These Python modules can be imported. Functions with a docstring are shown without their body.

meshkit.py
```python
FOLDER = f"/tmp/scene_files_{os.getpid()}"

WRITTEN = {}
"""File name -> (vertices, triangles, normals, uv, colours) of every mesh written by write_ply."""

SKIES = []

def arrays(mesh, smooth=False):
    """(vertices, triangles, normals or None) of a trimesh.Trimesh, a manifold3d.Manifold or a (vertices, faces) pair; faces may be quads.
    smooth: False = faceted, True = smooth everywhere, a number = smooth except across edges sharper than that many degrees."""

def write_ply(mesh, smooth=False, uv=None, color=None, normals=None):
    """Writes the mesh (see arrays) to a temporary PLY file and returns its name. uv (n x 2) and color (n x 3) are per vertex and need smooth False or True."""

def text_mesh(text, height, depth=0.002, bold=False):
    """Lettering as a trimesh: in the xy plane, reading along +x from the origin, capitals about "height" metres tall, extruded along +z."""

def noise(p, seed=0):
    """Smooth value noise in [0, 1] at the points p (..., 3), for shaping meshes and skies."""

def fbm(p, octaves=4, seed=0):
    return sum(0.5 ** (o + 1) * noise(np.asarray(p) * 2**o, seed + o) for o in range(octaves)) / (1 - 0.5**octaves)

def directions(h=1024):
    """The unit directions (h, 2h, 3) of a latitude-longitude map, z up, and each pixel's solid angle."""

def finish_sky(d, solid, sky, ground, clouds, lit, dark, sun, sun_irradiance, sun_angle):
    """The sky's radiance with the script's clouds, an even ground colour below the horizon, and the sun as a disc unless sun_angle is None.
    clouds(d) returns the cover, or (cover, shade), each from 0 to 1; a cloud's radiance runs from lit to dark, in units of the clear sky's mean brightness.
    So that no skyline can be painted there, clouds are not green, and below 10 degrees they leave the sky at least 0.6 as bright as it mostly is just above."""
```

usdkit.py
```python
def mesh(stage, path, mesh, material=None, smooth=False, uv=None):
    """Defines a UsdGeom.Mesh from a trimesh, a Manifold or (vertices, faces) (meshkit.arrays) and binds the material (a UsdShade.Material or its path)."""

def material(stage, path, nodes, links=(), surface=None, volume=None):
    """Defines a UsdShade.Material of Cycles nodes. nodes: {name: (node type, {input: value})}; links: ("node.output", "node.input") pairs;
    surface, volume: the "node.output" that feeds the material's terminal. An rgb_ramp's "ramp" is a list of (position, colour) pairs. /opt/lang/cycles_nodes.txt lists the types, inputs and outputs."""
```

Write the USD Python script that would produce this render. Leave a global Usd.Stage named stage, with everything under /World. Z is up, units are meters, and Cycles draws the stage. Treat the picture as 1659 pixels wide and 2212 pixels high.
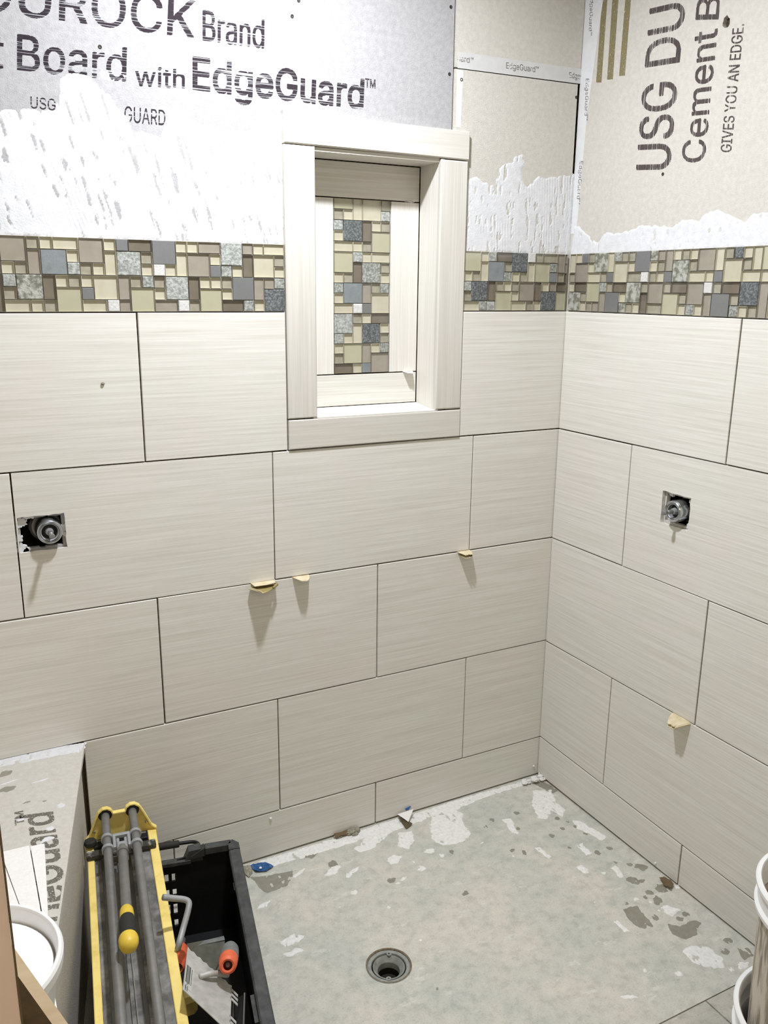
import math, random
import numpy as np, trimesh, shapely, usdkit, meshkit
from shapely.geometry import Polygon, Point, box as sbox
from shapely.ops import unary_union
from pxr import Usd, UsdGeom, UsdLux, UsdShade, Gf, Sdf, Vt

# ---------------------------------------------------------------- camera, lights, exposure
stage = Usd.Stage.CreateInMemory()
UsdGeom.SetStageUpAxis(stage, 'Z')
W = UsdGeom.Xform.Define(stage, '/World')
UsdGeom.Scope.Define(stage, '/World/Looks')
CAM = np.array([-1.5923, -1.9401, 1.5090]); YAW, PITCH, ROLL, FPX = 0.4860, -0.2547, 0.0104, 1851.06
cam = UsdGeom.Camera.Define(stage, '/World/camera')
f_ = np.array([math.sin(YAW)*math.cos(PITCH), math.cos(YAW)*math.cos(PITCH), math.sin(PITCH)])
r_ = np.array([math.cos(YAW), -math.sin(YAW), 0]); u_ = np.cross(r_, f_)
r2 = math.cos(ROLL)*r_ + math.sin(ROLL)*u_; u2 = -math.sin(ROLL)*r_ + math.cos(ROLL)*u_
cam.AddTransformOp().Set(Gf.Matrix4d(*r2, 0, *u2, 0, *(-f_), 0, *CAM, 1))
cam.CreateHorizontalApertureAttr(27.0); cam.CreateFocalLengthAttr(27.0*FPX/1659.0)
cam.CreateClippingRangeAttr(Gf.Vec2f(0.02, 100.0))
cam.CreateExposureAttr(-0.06)
LAMP = np.array([-0.93, -0.55, 2.412])             # recessed shower downlight
lamp = UsdLux.DiskLight.Define(stage, '/World/shower_lamp')
lamp.CreateRadiusAttr(0.05); lamp.CreateIntensityAttr(10.2); lamp.CreateNormalizeAttr(True)
lamp.CreateColorAttr(Gf.Vec3f(0.955, 1.0, 1.09))
lamp.AddTranslateOp().Set(Gf.Vec3d(*LAMP))

room = UsdLux.DiskLight.Define(stage, '/World/added_fill_lamp')   # unseen fill lamp added behind the camera for soft ambient light
room.CreateRadiusAttr(0.18); room.CreateIntensityAttr(3.0); room.CreateNormalizeAttr(True)
room.CreateColorAttr(Gf.Vec3f(1.0, 0.88, 0.64)); room.AddTranslateOp().Set(Gf.Vec3d(-1.45, -2.55, 2.375))

# ---------------------------------------------------------------- helpers
count = {}
def numbered(path):
    n = count.get(path, 0); count[path] = n + 1
    return path if n == 0 else '%s_%03d' % (path, n)
ORIGIN = {}
def keys(p, label=None, category=None, group=None, kind=None):
    for k, v in (('label', label), ('category', category), ('group', group), ('kind', kind)):
        if v: p.SetCustomDataByKey(k, v)
def thing(name, loc=(0, 0, 0), label=None, category=None, group=None, kind=None):
    loc = (tuple(loc) + (0.0,))[:3]
    path = numbered('/World/' + name)
    x = UsdGeom.Xform.Define(stage, path); x.AddTranslateOp().Set(Gf.Vec3d(*map(float, loc)))
    ORIGIN[path] = np.array(loc, float); keys(x.GetPrim(), label, category, group, kind)
    return path
def part(parent, name, mesh, mat, smooth=False, label=None, kind=None):
    """One mesh under parent; the mesh is given in world coordinates and moved into the thing's own frame."""
    path = numbered(parent + '/' + name)
    root = '/'.join(path.split('/')[:3])
    v, f, n = meshkit.arrays(mesh, smooth)
    m = usdkit.mesh(stage, path, (v - ORIGIN[root], f), M(mat))
    if n is not None:
        m.CreateNormalsAttr(Vt.Vec3fArray.FromNumpy(n.astype(np.float32))); m.SetNormalsInterpolation('vertex')
    keys(m.GetPrim(), label, None, None, kind)
    return path
def cat(*ms): return trimesh.util.concatenate([m for m in ms])
def lin(c):
    c = np.array(c, float)/255.0
    return tuple(np.where(c <= 0.04045, c/12.92, ((c+0.055)/1.055)**2.4))
class Frame:
    """A plane: a along the wall, z up, n out of the wall into the room."""
    def __init__(s, o, a, n, z=(0, 0, 1)): s.o, s.a, s.n, s.z = map(lambda q: np.array(q, float), (o, a, n, z))
    def __call__(s, p):
        p = np.atleast_2d(np.asarray(p, float)); return s.o + p[:, :1]*s.a + p[:, 1:2]*s.z + p[:, 2:3]*s.n
    def mesh(s, m):
        t = trimesh.Trimesh(s(np.array(m.vertices)), np.array(m.faces), process=False)
        if np.dot(np.cross(s.a, s.z), s.n) < 0: t.invert()
        return t
BACK = Frame((0, 0, 0), (1, 0, 0), (0, -1, 0))     # a = x
RIGHT = Frame((0, 0, 0), (0, -1, 0), (-1, 0, 0))   # a = distance from the corner towards the viewer
GROUND = Frame((0, 0, 0), (1, 0, 0), (0, 0, 1), (0, 1, 0))
def rect(a0, z0, a1, z1): return np.array([[a0, z0], [a1, z0], [a1, z1], [a0, z1]], float)
def quad_tile(F, q, n0, n1, c=0.0012, gap=0.0013):
    """A four cornered tile (counter clockwise corners a, z) with chamfered front edges, shrunk by half a joint."""
    q = np.asarray(q, float); cen = q.mean(0)
    def inset(q, d):
        out = []
        for i in range(4):
            p, a, b = q[i], q[i-1]-q[i], q[(i+1) % 4]-q[i]
            a, b = a/np.linalg.norm(a), b/np.linalg.norm(b)
            s = abs(a[0]*b[1]-a[1]*b[0]); out.append(p + (a+b)*d/s)
        return np.array(out)
    o, i = inset(q, gap), inset(q, gap+c)
    v = np.vstack([np.c_[o, np.full(4, n0)], np.c_[o, np.full(4, n1-c)], np.c_[i, np.full(4, n1)]])
    f = [[8, 9, 10], [8, 10, 11], [3, 2, 1], [3, 1, 0]]
    for k in range(4):
        j = (k+1) % 4
        f += [[k, j, 4+j], [k, 4+j, 4+k], [4+k, 4+j, 8+j], [4+k, 8+j, 8+k]]
    return F.mesh(trimesh.Trimesh(v, f, process=False))
def prism(F, poly, n0, n1):
    ms = []
    for g in getattr(poly, 'geoms', [poly]):
        if g.is_empty or g.area < 1e-9: continue
        m = trimesh.creation.extrude_polygon(g, n1-n0, engine='earcut'); m.apply_translation([0, 0, n0]); ms.append(m)
    return F.mesh(cat(*ms))
def bx(lo, hi):
    lo, hi = np.minimum(lo, hi), np.maximum(lo, hi)
    return trimesh.creation.box(extents=hi-lo, transform=trimesh.transformations.translation_matrix((lo+hi)/2))
def rbox(lo, hi, r=0.003):
    """Box with chamfered edges."""
    lo, hi = np.minimum(lo, hi).astype(float), np.maximum(lo, hi).astype(float)
    pts = []
    for s in np.ndindex(2, 2, 2):
        c = np.where(np.array(s) == 0, lo, hi); d = np.where(np.array(s) == 0, r, -r)
        for k in range(3):
            e = d.copy(); e[k] = 0; pts.append(c + e)
    return trimesh.convex.convex_hull(np.array(pts))
def lathe(profile, origin, axis, seg=40):
    """Profile [(radius, along)] turned about axis through origin."""
    m = trimesh.creation.revolve(np.array(profile, float), sections=seg)
    z = np.array(axis, float)/np.linalg.norm(axis)
    T = trimesh.geometry.align_vectors([0, 0, 1], z); T[:3, 3] = origin
    m.apply_transform(T)
    if m.volume < 0: m.invert()
    return m
def tube(pts, r, seg=12):
    pts = np.asarray(pts, float); n = len(pts); rr = np.broadcast_to(np.asarray(r, float), n)
    t = np.gradient(pts, axis=0); t /= np.linalg.norm(t, axis=1, keepdims=True)
    up = np.array([0, 0, 1.0]) if abs(t[0][2]) < 0.9 else np.array([1.0, 0, 0]); V, Fc = [], []
    x = np.cross(up, t[0]); x /= np.linalg.norm(x)
    for i in range(n):
        x = x - t[i]*np.dot(x, t[i]); x /= np.linalg.norm(x); y = np.cross(t[i], x)
        a = np.linspace(0, 2*np.pi, seg, endpoint=False)
        V.append(pts[i] + rr[i]*(np.cos(a)[:, None]*x + np.sin(a)[:, None]*y))
    for i in range(n-1):
        for k in range(seg):
            a, b, c, d = i*seg+k, i*seg+(k+1) % seg, (i+1)*seg+(k+1) % seg, (i+1)*seg+k
            Fc += [[a, b, c], [a, c, d]]
    V = np.vstack(V + [pts[:1], pts[-1:]]); e0, e1 = n*seg, n*seg+1
    for k in range(seg):
        Fc += [[e0, (k+1) % seg, k], [e1, (n-1)*seg+k, (n-1)*seg+(k+1) % seg]]
    return trimesh.Trimesh(V, Fc, process=False)
def smooth_path(p, n=8):
    p = np.asarray(p, float); q = np.vstack([2*p[0]-p[1], p, 2*p[-1]-p[-2]]); out = []
    for i in range(1, len(q)-2):
        for t in np.linspace(0, 1, n, endpoint=False):
            a, b, c, d = q[i-1], q[i], q[i+1], q[i+2]
            out.append(0.5*((2*b)+(c-a)*t+(2*a-5*b+4*c-d)*t*t+(3*b-a-3*c+d)*t**3))
    return np.array(out + [p[-1]])
def relief(F, polys, base, height, step=0.003, ragged=0.006, scale=60, seed=0, holes=0.0, ridge=None, soft=0.004, pad=0.012, turn=0.0, stretch=(95, 45)):
    """A skim of material lying on a surface at n=base: a height field whose edge dips under the surface where the ragged outline ends."""
    U = unary_union([p.buffer(0) for p in polys]); a0, z0, a1, z1 = U.bounds
    A, Z = np.meshgrid(np.arange(a0-pad, a1+pad, step), np.arange(z0-pad, z1+pad, step), indexing='ij')
    P = np.stack([A, Z, np.zeros_like(A)], -1)
    w = np.stack([meshkit.fbm(P*scale, 4, seed+11*k)-0.5 for k in range(2)], -1)*2*ragged
    q = shapely.points(A+w[..., 0], Z+w[..., 1])
    d = shapely.distance(U.boundary, q)*np.where(shapely.contains_xy(U, A+w[..., 0], Z+w[..., 1]), 1, -1)
    if holes:
        d = np.minimum(d, soft*1.6)
        ca, sa = math.cos(turn), math.sin(turn); PR = np.stack([A*ca+Z*sa, Z*ca-A*sa, 0*A], -1)
        d = d - np.maximum(0, meshkit.fbm(PR*np.array([*stretch, 1]), 4, seed+5)-(0.72-holes))*0.12
    h = height*np.clip(d/soft, -1, 1)
    lump = height*0.5*(meshkit.fbm(P*[50, 25, 1], 3, seed+3)-0.5)
    if ridge is not None: lump = lump + ridge(A, Z)
    h = h + np.where(h > 0, lump*np.clip(d/soft, 0, 1), 0)
    n = base + h; nx, nz = A.shape
    idx = np.arange(nx*nz).reshape(nx, nz)
    f = np.stack([idx[:-1, :-1], idx[1:, :-1], idx[1:, 1:], idx[:-1, 1:]], -1).reshape(-1, 4)
    f = f[(h.ravel()[f] > -height*0.9).any(1)]
    v = np.stack([A, Z, n], -1).reshape(-1, 3)
    used, inv = np.unique(f, return_inverse=True); f = inv.reshape(f.shape)
    t = np.vstack([f[:, [0, 1, 2]], f[:, [0, 2, 3]]])
    return F.mesh(trimesh.Trimesh(v[used], t, process=False))
def text_on(F, text, p0, p1, cap, n, bold=False, thick=0.00025, weight=0.0):
    """Print on a plane: baseline from p0 to p1, capitals reaching from p0 to cap."""
    m = meshkit.text_mesh(text, 1.0, 0.01, bold); v = np.array(m.vertices)
    x = (v[:, 0]-v[:, 0].min())/np.ptp(v[:, 0]); p0, p1, cap = map(np.array, (p0, p1, cap))
    q = p0 + x[:, None]*(p1-p0) + v[:, 1:2]*(cap-p0)
    t = trimesh.Trimesh(np.c_[q, n + np.where(v[:, 2] > 0.005, thick, 0)], np.array(m.faces), process=False)
    if np.linalg.det(np.array([p1-p0, cap-p0])) < 0: t.invert()
    if weight:
        t2 = t.copy(); w = np.linalg.norm(cap-p0)*weight; d = (p1-p0)/np.linalg.norm(p1-p0)*w + (cap-p0)*weight*.5
        t2.apply_translation([d[0], d[1], .00006]); t = cat(t, t2)
    return F.mesh(t)
def blob(cx, cz, rx, rz, rot=0, n=20, seed=0, rag=0.15):
    r = random.Random(seed*7919+int(abs(cx*1e4))*31+int(abs(cz*1e4)))
    a = np.linspace(0, 2*np.pi, n, endpoint=False); k = np.array([1+r.uniform(-rag, rag) for _ in a])
    x, y = rx*k*np.cos(a), rz*k*np.sin(a); c, s = math.cos(rot), math.sin(rot)
    return Polygon(np.c_[cx+c*x-s*y, cz+s*x+c*y])

# ---------------------------------------------------------------- materials
made = {}
def M(name):
    if name not in made: made[name] = usdkit.material(stage, '/World/Looks/' + name, *LOOKS[name])
    return made[name]
LOOKS = {}
def plain(name, rgb, rough=0.5, metal=0.0, var=0.0, scale=30, bump=0.0, bscale=200, spec=0.5, stretch=(1, 1, 1), rgb2=None, detail=4, extra=None, contrast=None):
    """Principled with noise that blends rgb into rgb2 (or into a darker rgb by var) in world space, and an optional fine bump."""
    c1 = lin(rgb); c2 = lin(rgb2) if rgb2 is not None else tuple(x*(1-var) for x in c1)
    nodes = {'p': ('principled_bsdf', {'roughness': rough, 'metallic': metal, 'specular_ior_level': spec, 'base_color': c1, **(extra or {})})}
    links = []
    if var or rgb2 is not None or bump:
        nodes['g'] = ('geometry', {})
        nodes['m'] = ('mapping', {'scale': tuple(float(s) for s in stretch)}); links.append(('g.position', 'm.vector'))
    if var or rgb2 is not None:
        nodes['n'] = ('noise_texture', {'scale': float(scale), 'detail': float(detail), 'roughness': 0.6})
        lo, hi = contrast or (0.32, 0.68)
        nodes['r'] = ('rgb_ramp', {'ramp': [(lo, c1), (hi, c2)]})
        links += [('m.vector', 'n.vector'), ('n.fac', 'r.fac'), ('r.color', 'p.base_color')]
    if bump:
        nodes['bn'] = ('noise_texture', {'scale': float(bscale), 'detail': 3.0, 'roughness': 0.6})
        nodes['b'] = ('bump', {'strength': float(bump), 'distance': 0.002})
        links += [('m.vector', 'bn.vector'), ('bn.fac', 'b.height'), ('b.normal', 'p.normal')]
    LOOKS[name] = (nodes, links, 'p.BSDF')
def tile_look(name, stretch, fine):
    """Porcelain with linen striations running along the tile."""
    nodes = {'g': ('geometry', {}), 'm': ('mapping', {'scale': stretch}), 'm2': ('mapping', {'scale': fine}),
             'n': ('noise_texture', {'scale': 1.0, 'detail': 3.0, 'roughness': 0.65}), 'n2': ('noise_texture', {'scale': 1.0, 'detail': 2.0, 'roughness': 0.5}),
             'n3': ('noise_texture', {'scale': 5.0, 'detail': 2.0}),
             'r': ('rgb_ramp', {'ramp': [(0.30, lin(TILE_D)), (0.47, lin(TILE_M)), (0.62, lin(TILE_L)), (0.8, lin(TILE_L))]}),
             'r2': ('rgb_ramp', {'ramp': [(0.35, (0.935, 0.93, 0.922)), (0.6, (1, 1, 1))]}),
             'r3': ('rgb_ramp', {'ramp': [(0.35, (0.985, 1.0, 0.975)), (0.65, (1.0, 0.985, 0.975))]}),
             'x': ('mix_color', {'blend_type': 'multiply', 'fac': 1.0}), 'x2': ('mix_color', {'blend_type': 'multiply', 'fac': 1.0}),
             'b': ('bump', {'strength': 0.10, 'distance': 0.001}),
             'p': ('principled_bsdf', {'roughness': 0.42, 'specular_ior_level': 0.4})}
    links = [('g.position', 'm.vector'), ('g.position', 'm2.vector'), ('m.vector', 'n.vector'), ('m2.vector', 'n2.vector'), ('g.position', 'n3.vector'),
             ('n.fac', 'r.fac'), ('n2.fac', 'r2.fac'), ('n3.fac', 'r3.fac'), ('r.color', 'x.a'), ('r2.color', 'x.b'), ('x.result', 'x2.a'), ('r3.color', 'x2.b'),
             ('x2.result', 'p.base_color'), ('n2.fac', 'b.height'), ('b.normal', 'p.normal')]
    LOOKS[name] = (nodes, links, 'p.BSDF')
TILE_D, TILE_M, TILE_L = (213, 209, 200), (222, 218, 210), (229, 226, 219)
tile_look('tile_across', (3.0, 3.0, 190.0), (5.0, 5.0, 700.0))
TILE_D = (219, 215, 208)
tile_look('tile_upright', (190.0, 190.0, 3.0), (700.0, 700.0, 5.0))
TILE_D, TILE_M, TILE_L = (203, 197, 188), (208, 203, 194), (213, 209, 201)
tile_look('trim_across', (3.0, 3.0, 190.0), (5.0, 5.0, 700.0))
tile_look('trim_upright', (190.0, 190.0, 3.0), (700.0, 700.0, 5.0))
plain('tile_body', (196, 180, 160), 0.8)
plain('cement_board_dimmed', (158, 156, 155), 0.95, rgb2=(173, 171, 170), scale=90, bump=0.5, bscale=420, spec=0.15, detail=6)  # same board as the warm one, darkened to offset the strong lamplight
plain('cement_board_warm', (194, 189, 179), 0.95, rgb2=(206, 201, 191), scale=90, bump=0.5, bscale=420, spec=0.15, detail=6)
plain('edge_tape', (220, 220, 219), 0.7, var=0.08, scale=60, spec=0.2)
plain('edge_tape_dim', (206, 205, 202), 0.7, var=0.08, scale=60, spec=0.2)
plain('thinset', (220, 220, 220), 0.9, rgb2=(208, 208, 208), scale=70, bump=0.4, bscale=260, spec=0.15)
plain('thinset_floor', (242, 241, 237), 0.92, rgb2=(224, 222, 215), scale=110, bump=0.6, bscale=300, spec=0.15)
plain('plaster', (225, 222, 215), 0.9)
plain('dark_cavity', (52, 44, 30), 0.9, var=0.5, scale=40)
plain('joint_dark', (70, 60, 46), 0.95)
plain('mosaic_bed', (205, 200, 188), 0.9, var=0.1, scale=200)
def concrete(name, c_a, c_b):
    """Screed: broad warm and grey clouds, finer mottling, pale scuffs and dark specks."""
    nodes = {'g': ('geometry', {}), 'n1': ('noise_texture', {'scale': 5.5, 'detail': 5.0, 'roughness': 0.6, 'distortion': 0.6}), 'n2': ('noise_texture', {'scale': 34.0, 'detail': 8.0, 'roughness': 0.7}),
             'm3': ('mapping', {'location': (3.1, 1.7, 0.0), 'rotation': (0.0, 0.0, 0.6), 'scale': (1.0, 2.4, 1.0)}), 'n3': ('noise_texture', {'scale': 11.0, 'detail': 10.0, 'roughness': 0.72}), 'n4': ('noise_texture', {'scale': 260.0, 'detail': 3.0}),
             'r1': ('rgb_ramp', {'ramp': [(0.36, lin(c_a)), (0.5, lin([(a+b)/2 for a, b in zip(c_a, c_b)])), (0.64, lin(c_b))]}), 'r2': ('rgb_ramp', {'ramp': [(0.36, (0.84, 0.85, 0.84)), (0.5, (1, 1, 1)), (0.66, (1.09, 1.08, 1.07))]}),
             'r3': ('rgb_ramp', {'ramp': [(0.585, (0, 0, 0)), (0.64, (0.42, 0.42, 0.42))]}), 'r4': ('rgb_ramp', {'ramp': [(0.30, (0.82, 0.82, 0.80)), (0.42, (1, 1, 1)), (0.7, (1.03, 1.03, 1.03))]}),
             'x': ('mix_color', {'blend_type': 'multiply', 'fac': 1.0}), 'y': ('mix_color', {'blend_type': 'mix', 'b': lin((226, 224, 214))}), 'z': ('mix_color', {'blend_type': 'multiply', 'fac': 1.0}),
             'b': ('bump', {'strength': 0.3, 'distance': 0.002}), 'p': ('principled_bsdf', {'roughness': 0.85, 'specular_ior_level': 0.25})}
    links = [('g.position', 'n1.vector'), ('g.position', 'n2.vector'), ('g.position', 'm3.vector'), ('m3.vector', 'n3.vector'), ('g.position', 'n4.vector'), ('n1.fac', 'r1.fac'), ('n2.fac', 'r2.fac'), ('n3.fac', 'r3.fac'), ('n4.fac', 'r4.fac'),
             ('r1.color', 'x.a'), ('r2.color', 'x.b'), ('x.result', 'y.a'), ('r3.color', 'y.fac'), ('y.result', 'z.a'), ('r4.color', 'z.b'), ('z.result', 'p.base_color'), ('n2.fac', 'b.height'), ('b.normal', 'p.normal')]
    LOOKS[name] = (nodes, links, 'p.BSDF')
concrete('pan_floor', (191, 192, 182), (206, 201, 189))
concrete('slab_floor', (176, 175, 164), (194, 188, 175))
plain('damp', (138, 134, 120), 0.6, rgb2=(152, 148, 134), scale=60, spec=0.3)
def mosaic(name, rgb, **k): plain('mosaic_' + name, rgb, **k)
mosaic('cream', (200, 193, 174), rough=0.5, rgb2=(208, 202, 185), scale=45)
mosaic('grey_cream', (158, 152, 136), rough=0.5, rgb2=(180, 174, 159), scale=60)
mosaic('khaki', (188, 184, 160), rough=0.35, rgb2=(194, 190, 168), scale=30)
mosaic('taupe', (158, 149, 139), rough=0.4, rgb2=(169, 160, 150), scale=40)
mosaic('brown', (118, 108, 97), rough=0.35, rgb2=(130, 120, 108), scale=40)
mosaic('metal', (138, 139, 138), rough=0.42, metal=0.5, var=0.06, scale=200)
mosaic('slate', (116, 121, 121), rough=0.6, rgb2=(132, 136, 136), scale=40, bump=0.3, bscale=120)
mosaic('stone', (134, 136, 129), rough=0.75, rgb2=(178, 180, 172), scale=170, bump=0.8, bscale=170, contrast=(0.4, 0.62))
mosaic('stone_dim', (118, 121, 113), rough=0.75, rgb2=(168, 170, 160), scale=190, bump=0.8, bscale=170, contrast=(0.4, 0.62))
mosaic('stone_dark', (76, 80, 79), rough=0.7, rgb2=(124, 128, 127), scale=230, bump=0.9, bscale=200, contrast=(0.42, 0.66))
mosaic('stone_moss', (112, 112, 98), rough=0.75, rgb2=(172, 172, 160), scale=75, bump=0.8, bscale=170, contrast=(0.42, 0.58))
mosaic('stone_white', (188, 186, 180), rough=0.7, rgb2=(212, 210, 205), scale=180, bump=0.4, bscale=200)
LOOKS['glass_face'] = ({'t': ('transparent_bsdf', {'color': (0.97, 0.97, 0.95)}), 'g': ('glossy_bsdf', {'roughness': 0.06, 'color': (1, 1, 1)}), 'f': ('layer_weight', {'blend': 0.5}), 'r': ('rgb_ramp', {'ramp': [(0.0, (.04,.04,.04)), (0.55, (.06,.06,.06)), (0.8, (.2,.2,.2)), (1.0, (.8,.8,.8))]}), 'x': ('mix_closure', {})},
                       [('f.facing', 'r.fac'), ('r.color', 'x.fac'), ('t.BSDF', 'x.closure1'), ('g.BSDF', 'x.closure2')], 'x.closure')
def ink(name, rgb, stretch, lo, hi):
    """Ink jet print: dashes that run along the line of print, clear between."""
    LOOKS[name] = ({'g': ('geometry', {}), 'm': ('mapping', {'scale': stretch}), 'n': ('noise_texture', {'scale': 1.0, 'detail': 1.0, 'roughness': 0.5}),
                    'r': ('rgb_ramp', {'ramp': [(lo, (0, 0, 0)), (hi, (1, 1, 1))]}), 'd': ('principled_bsdf', {'base_color': lin(rgb), 'roughness': 0.9, 'specular_ior_level': 0.1}),
                    't': ('transparent_bsdf', {'color': (1, 1, 1)}), 'x': ('mix_closure', {})},
                   [('g.position', 'm.vector'), ('m.vector', 'n.vector'), ('n.fac', 'r.fac'), ('r.color', 'x.fac'), ('t.BSDF', 'x.closure1'), ('d.BSDF', 'x.closure2')], 'x.closure')
ink('ink_across', (52, 45, 50), (6, 6, 430), 0.425, 0.485)
ink('ink_upright', (84, 76, 74), (420, 420, 6), 0.38, 0.47)
ink('ink_faint', (120, 116, 110), (60, 60, 300), 0.36, 0.52)
ink('ink_bench', (112, 108, 98), (320, 320, 320), 0.36, 0.48)
ink('ink_gold', (134, 124, 92), (420, 420, 160), 0.30, 0.46)
plain('chrome', (190, 194, 198), 0.22, metal=1.0)
plain('dull_steel', (150, 149, 146), 0.42, metal=0.55, var=0.2, scale=40)
plain('cast_grey', (168, 170, 170), 0.5, metal=0.25, var=0.1, scale=60)
plain('black_plastic', (30, 31, 31), 0.55, var=0.35, scale=30, spec=0.35)
plain('rim_plastic', (56, 58, 57), 0.6, rgb2=(82, 84, 82), scale=45, spec=0.35, detail=6)
plain('black_rubber', (40, 40, 36), 0.75)
plain('yellow_paint', (255, 230, 138), 0.45, rgb2=(226, 194, 96), scale=26, detail=8, contrast=(0.5, 0.8))
plain('yellow_grip', (238, 204, 72), 0.42, var=0.12, scale=40)
plain('pad_rubber', (98, 97, 94), 0.85, rgb2=(170, 169, 164), scale=24, bump=0.6, bscale=420, detail=9, contrast=(0.42, 0.78))
plain('dusty_bar', (60, 58, 52), 0.8, rgb2=(205, 202, 192), scale=50, detail=8, contrast=(0.5, 0.72))
plain('drain_grey', (128, 130, 124), 0.6, rgb2=(160, 162, 154), scale=60, spec=0.4, detail=6)
plain('drain_rust', (104, 90, 72), 0.9, rgb2=(140, 130, 110), scale=200)
plain('drain_dark', (34, 33, 20), 0.9)
plain('cardboard', (222, 208, 176), 0.9, rgb2=(204, 188, 152), scale=60)
plain('cardboard_inner_shade', (150, 134, 84), 0.9)  # same cardboard, darkened for the shade inside the fold
plain('carton', (248, 216, 196), 0.85, rgb2=(251, 224, 206), scale=12)
plain('carton_edge', (110, 92, 66), 0.9)
plain('bucket_white', (240, 240, 238), 0.4, var=0.03, scale=20)
plain('bucket_smear', (206, 197, 182), 0.85, rgb2=(150, 140, 122), scale=1.0, stretch=(70, 70, 9), contrast=(0.44, 0.56))
plain('bucket_mix', (240, 240, 240), 0.9, bump=0.4, bscale=60)
plain('wood', (230, 216, 188), 0.7, rgb2=(216, 198, 166), scale=1.0, stretch=(14, 120, 40))
plain('wood_dark_and_shade', (96, 84, 58), 0.9, var=0.4, scale=40)  # bench framing wood; also painted shade on the batten and paper scrap
plain('trowel_blade', (170, 169, 164), 0.6, metal=0.3, rgb2=(206, 204, 198), scale=36, detail=8)
plain('trowel_dark', (74, 74, 64), 0.8, rgb2=(98, 97, 84), scale=40)
plain('grip_grey', (104, 108, 106), 0.6, rgb2=(128, 131, 128), scale=50)
plain('grip_orange', (236, 112, 72), 0.55, rgb2=(218, 96, 60), scale=60)
plain('grip_core', (104, 72, 60), 0.7)
plain('sticker', (190, 189, 182), 0.7, var=0.1, scale=90)
plain('sticker_ink', (74, 76, 72), 0.8)
plain('aluminium', (206, 208, 206), 0.3, metal=0.9)
plain('blue_plastic', (38, 92, 150), 0.5, var=0.3, scale=120)
plain('paper_white', (236, 234, 228), 0.8)
plain('tile_offcut', (244, 241, 236), 0.5, rgb2=(234, 231, 226), scale=1.0, stretch=(190, 190, 3))
plain('rubble', (170, 164, 148), 0.9, rgb2=(118, 110, 92), scale=150)
plain('screw_dark', (60, 54, 48), 0.6, metal=0.4)
LOOKS['lamp_glow'] = ({'e': ('emission', {'color': (1.0, 0.95, 0.88), 'strength': 6.0})}, [], 'e.emission')

# ---------------------------------------------------------------- room shell
X0, Y0, H = -2.60, -3.40, 2.41
BN = -0.010                                          # board face behind the tile face
NICHE = (-0.757, 1.200, -0.419, 1.822)               # opening of the niche
VALVE_L = rect(-1.4605, 0.9455, -1.3635, 1.0245); VALVE_R = rect(0.4185, 0.946, 0.509, 1.028)
def s_thing(name): return thing(name, kind='structure')
floor = s_thing('floor'); ceiling = s_thing('ceiling'); wall_back = s_thing('wall_back'); wall_right = s_thing('wall_right')
wall_left = s_thing('wall_left'); wall_front = s_thing('wall_front')
c_hole = prism(GROUND, Polygon(rect(X0-.1, Y0-.1, .13, .2)).difference(Point(LAMP[0], LAMP[1]).buffer(0.075)), H, H+0.03)
part(ceiling, 'ceiling_panel', c_hole, 'plaster')
part(wall_left, 'plaster_panel', bx((X0-.03, Y0, 0), (X0, .02, H)), 'plaster')
part(wall_front, 'plaster_panel', bx((X0-.03, Y0-.03, 0), (.12, Y0, H)), 'plaster')

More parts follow.
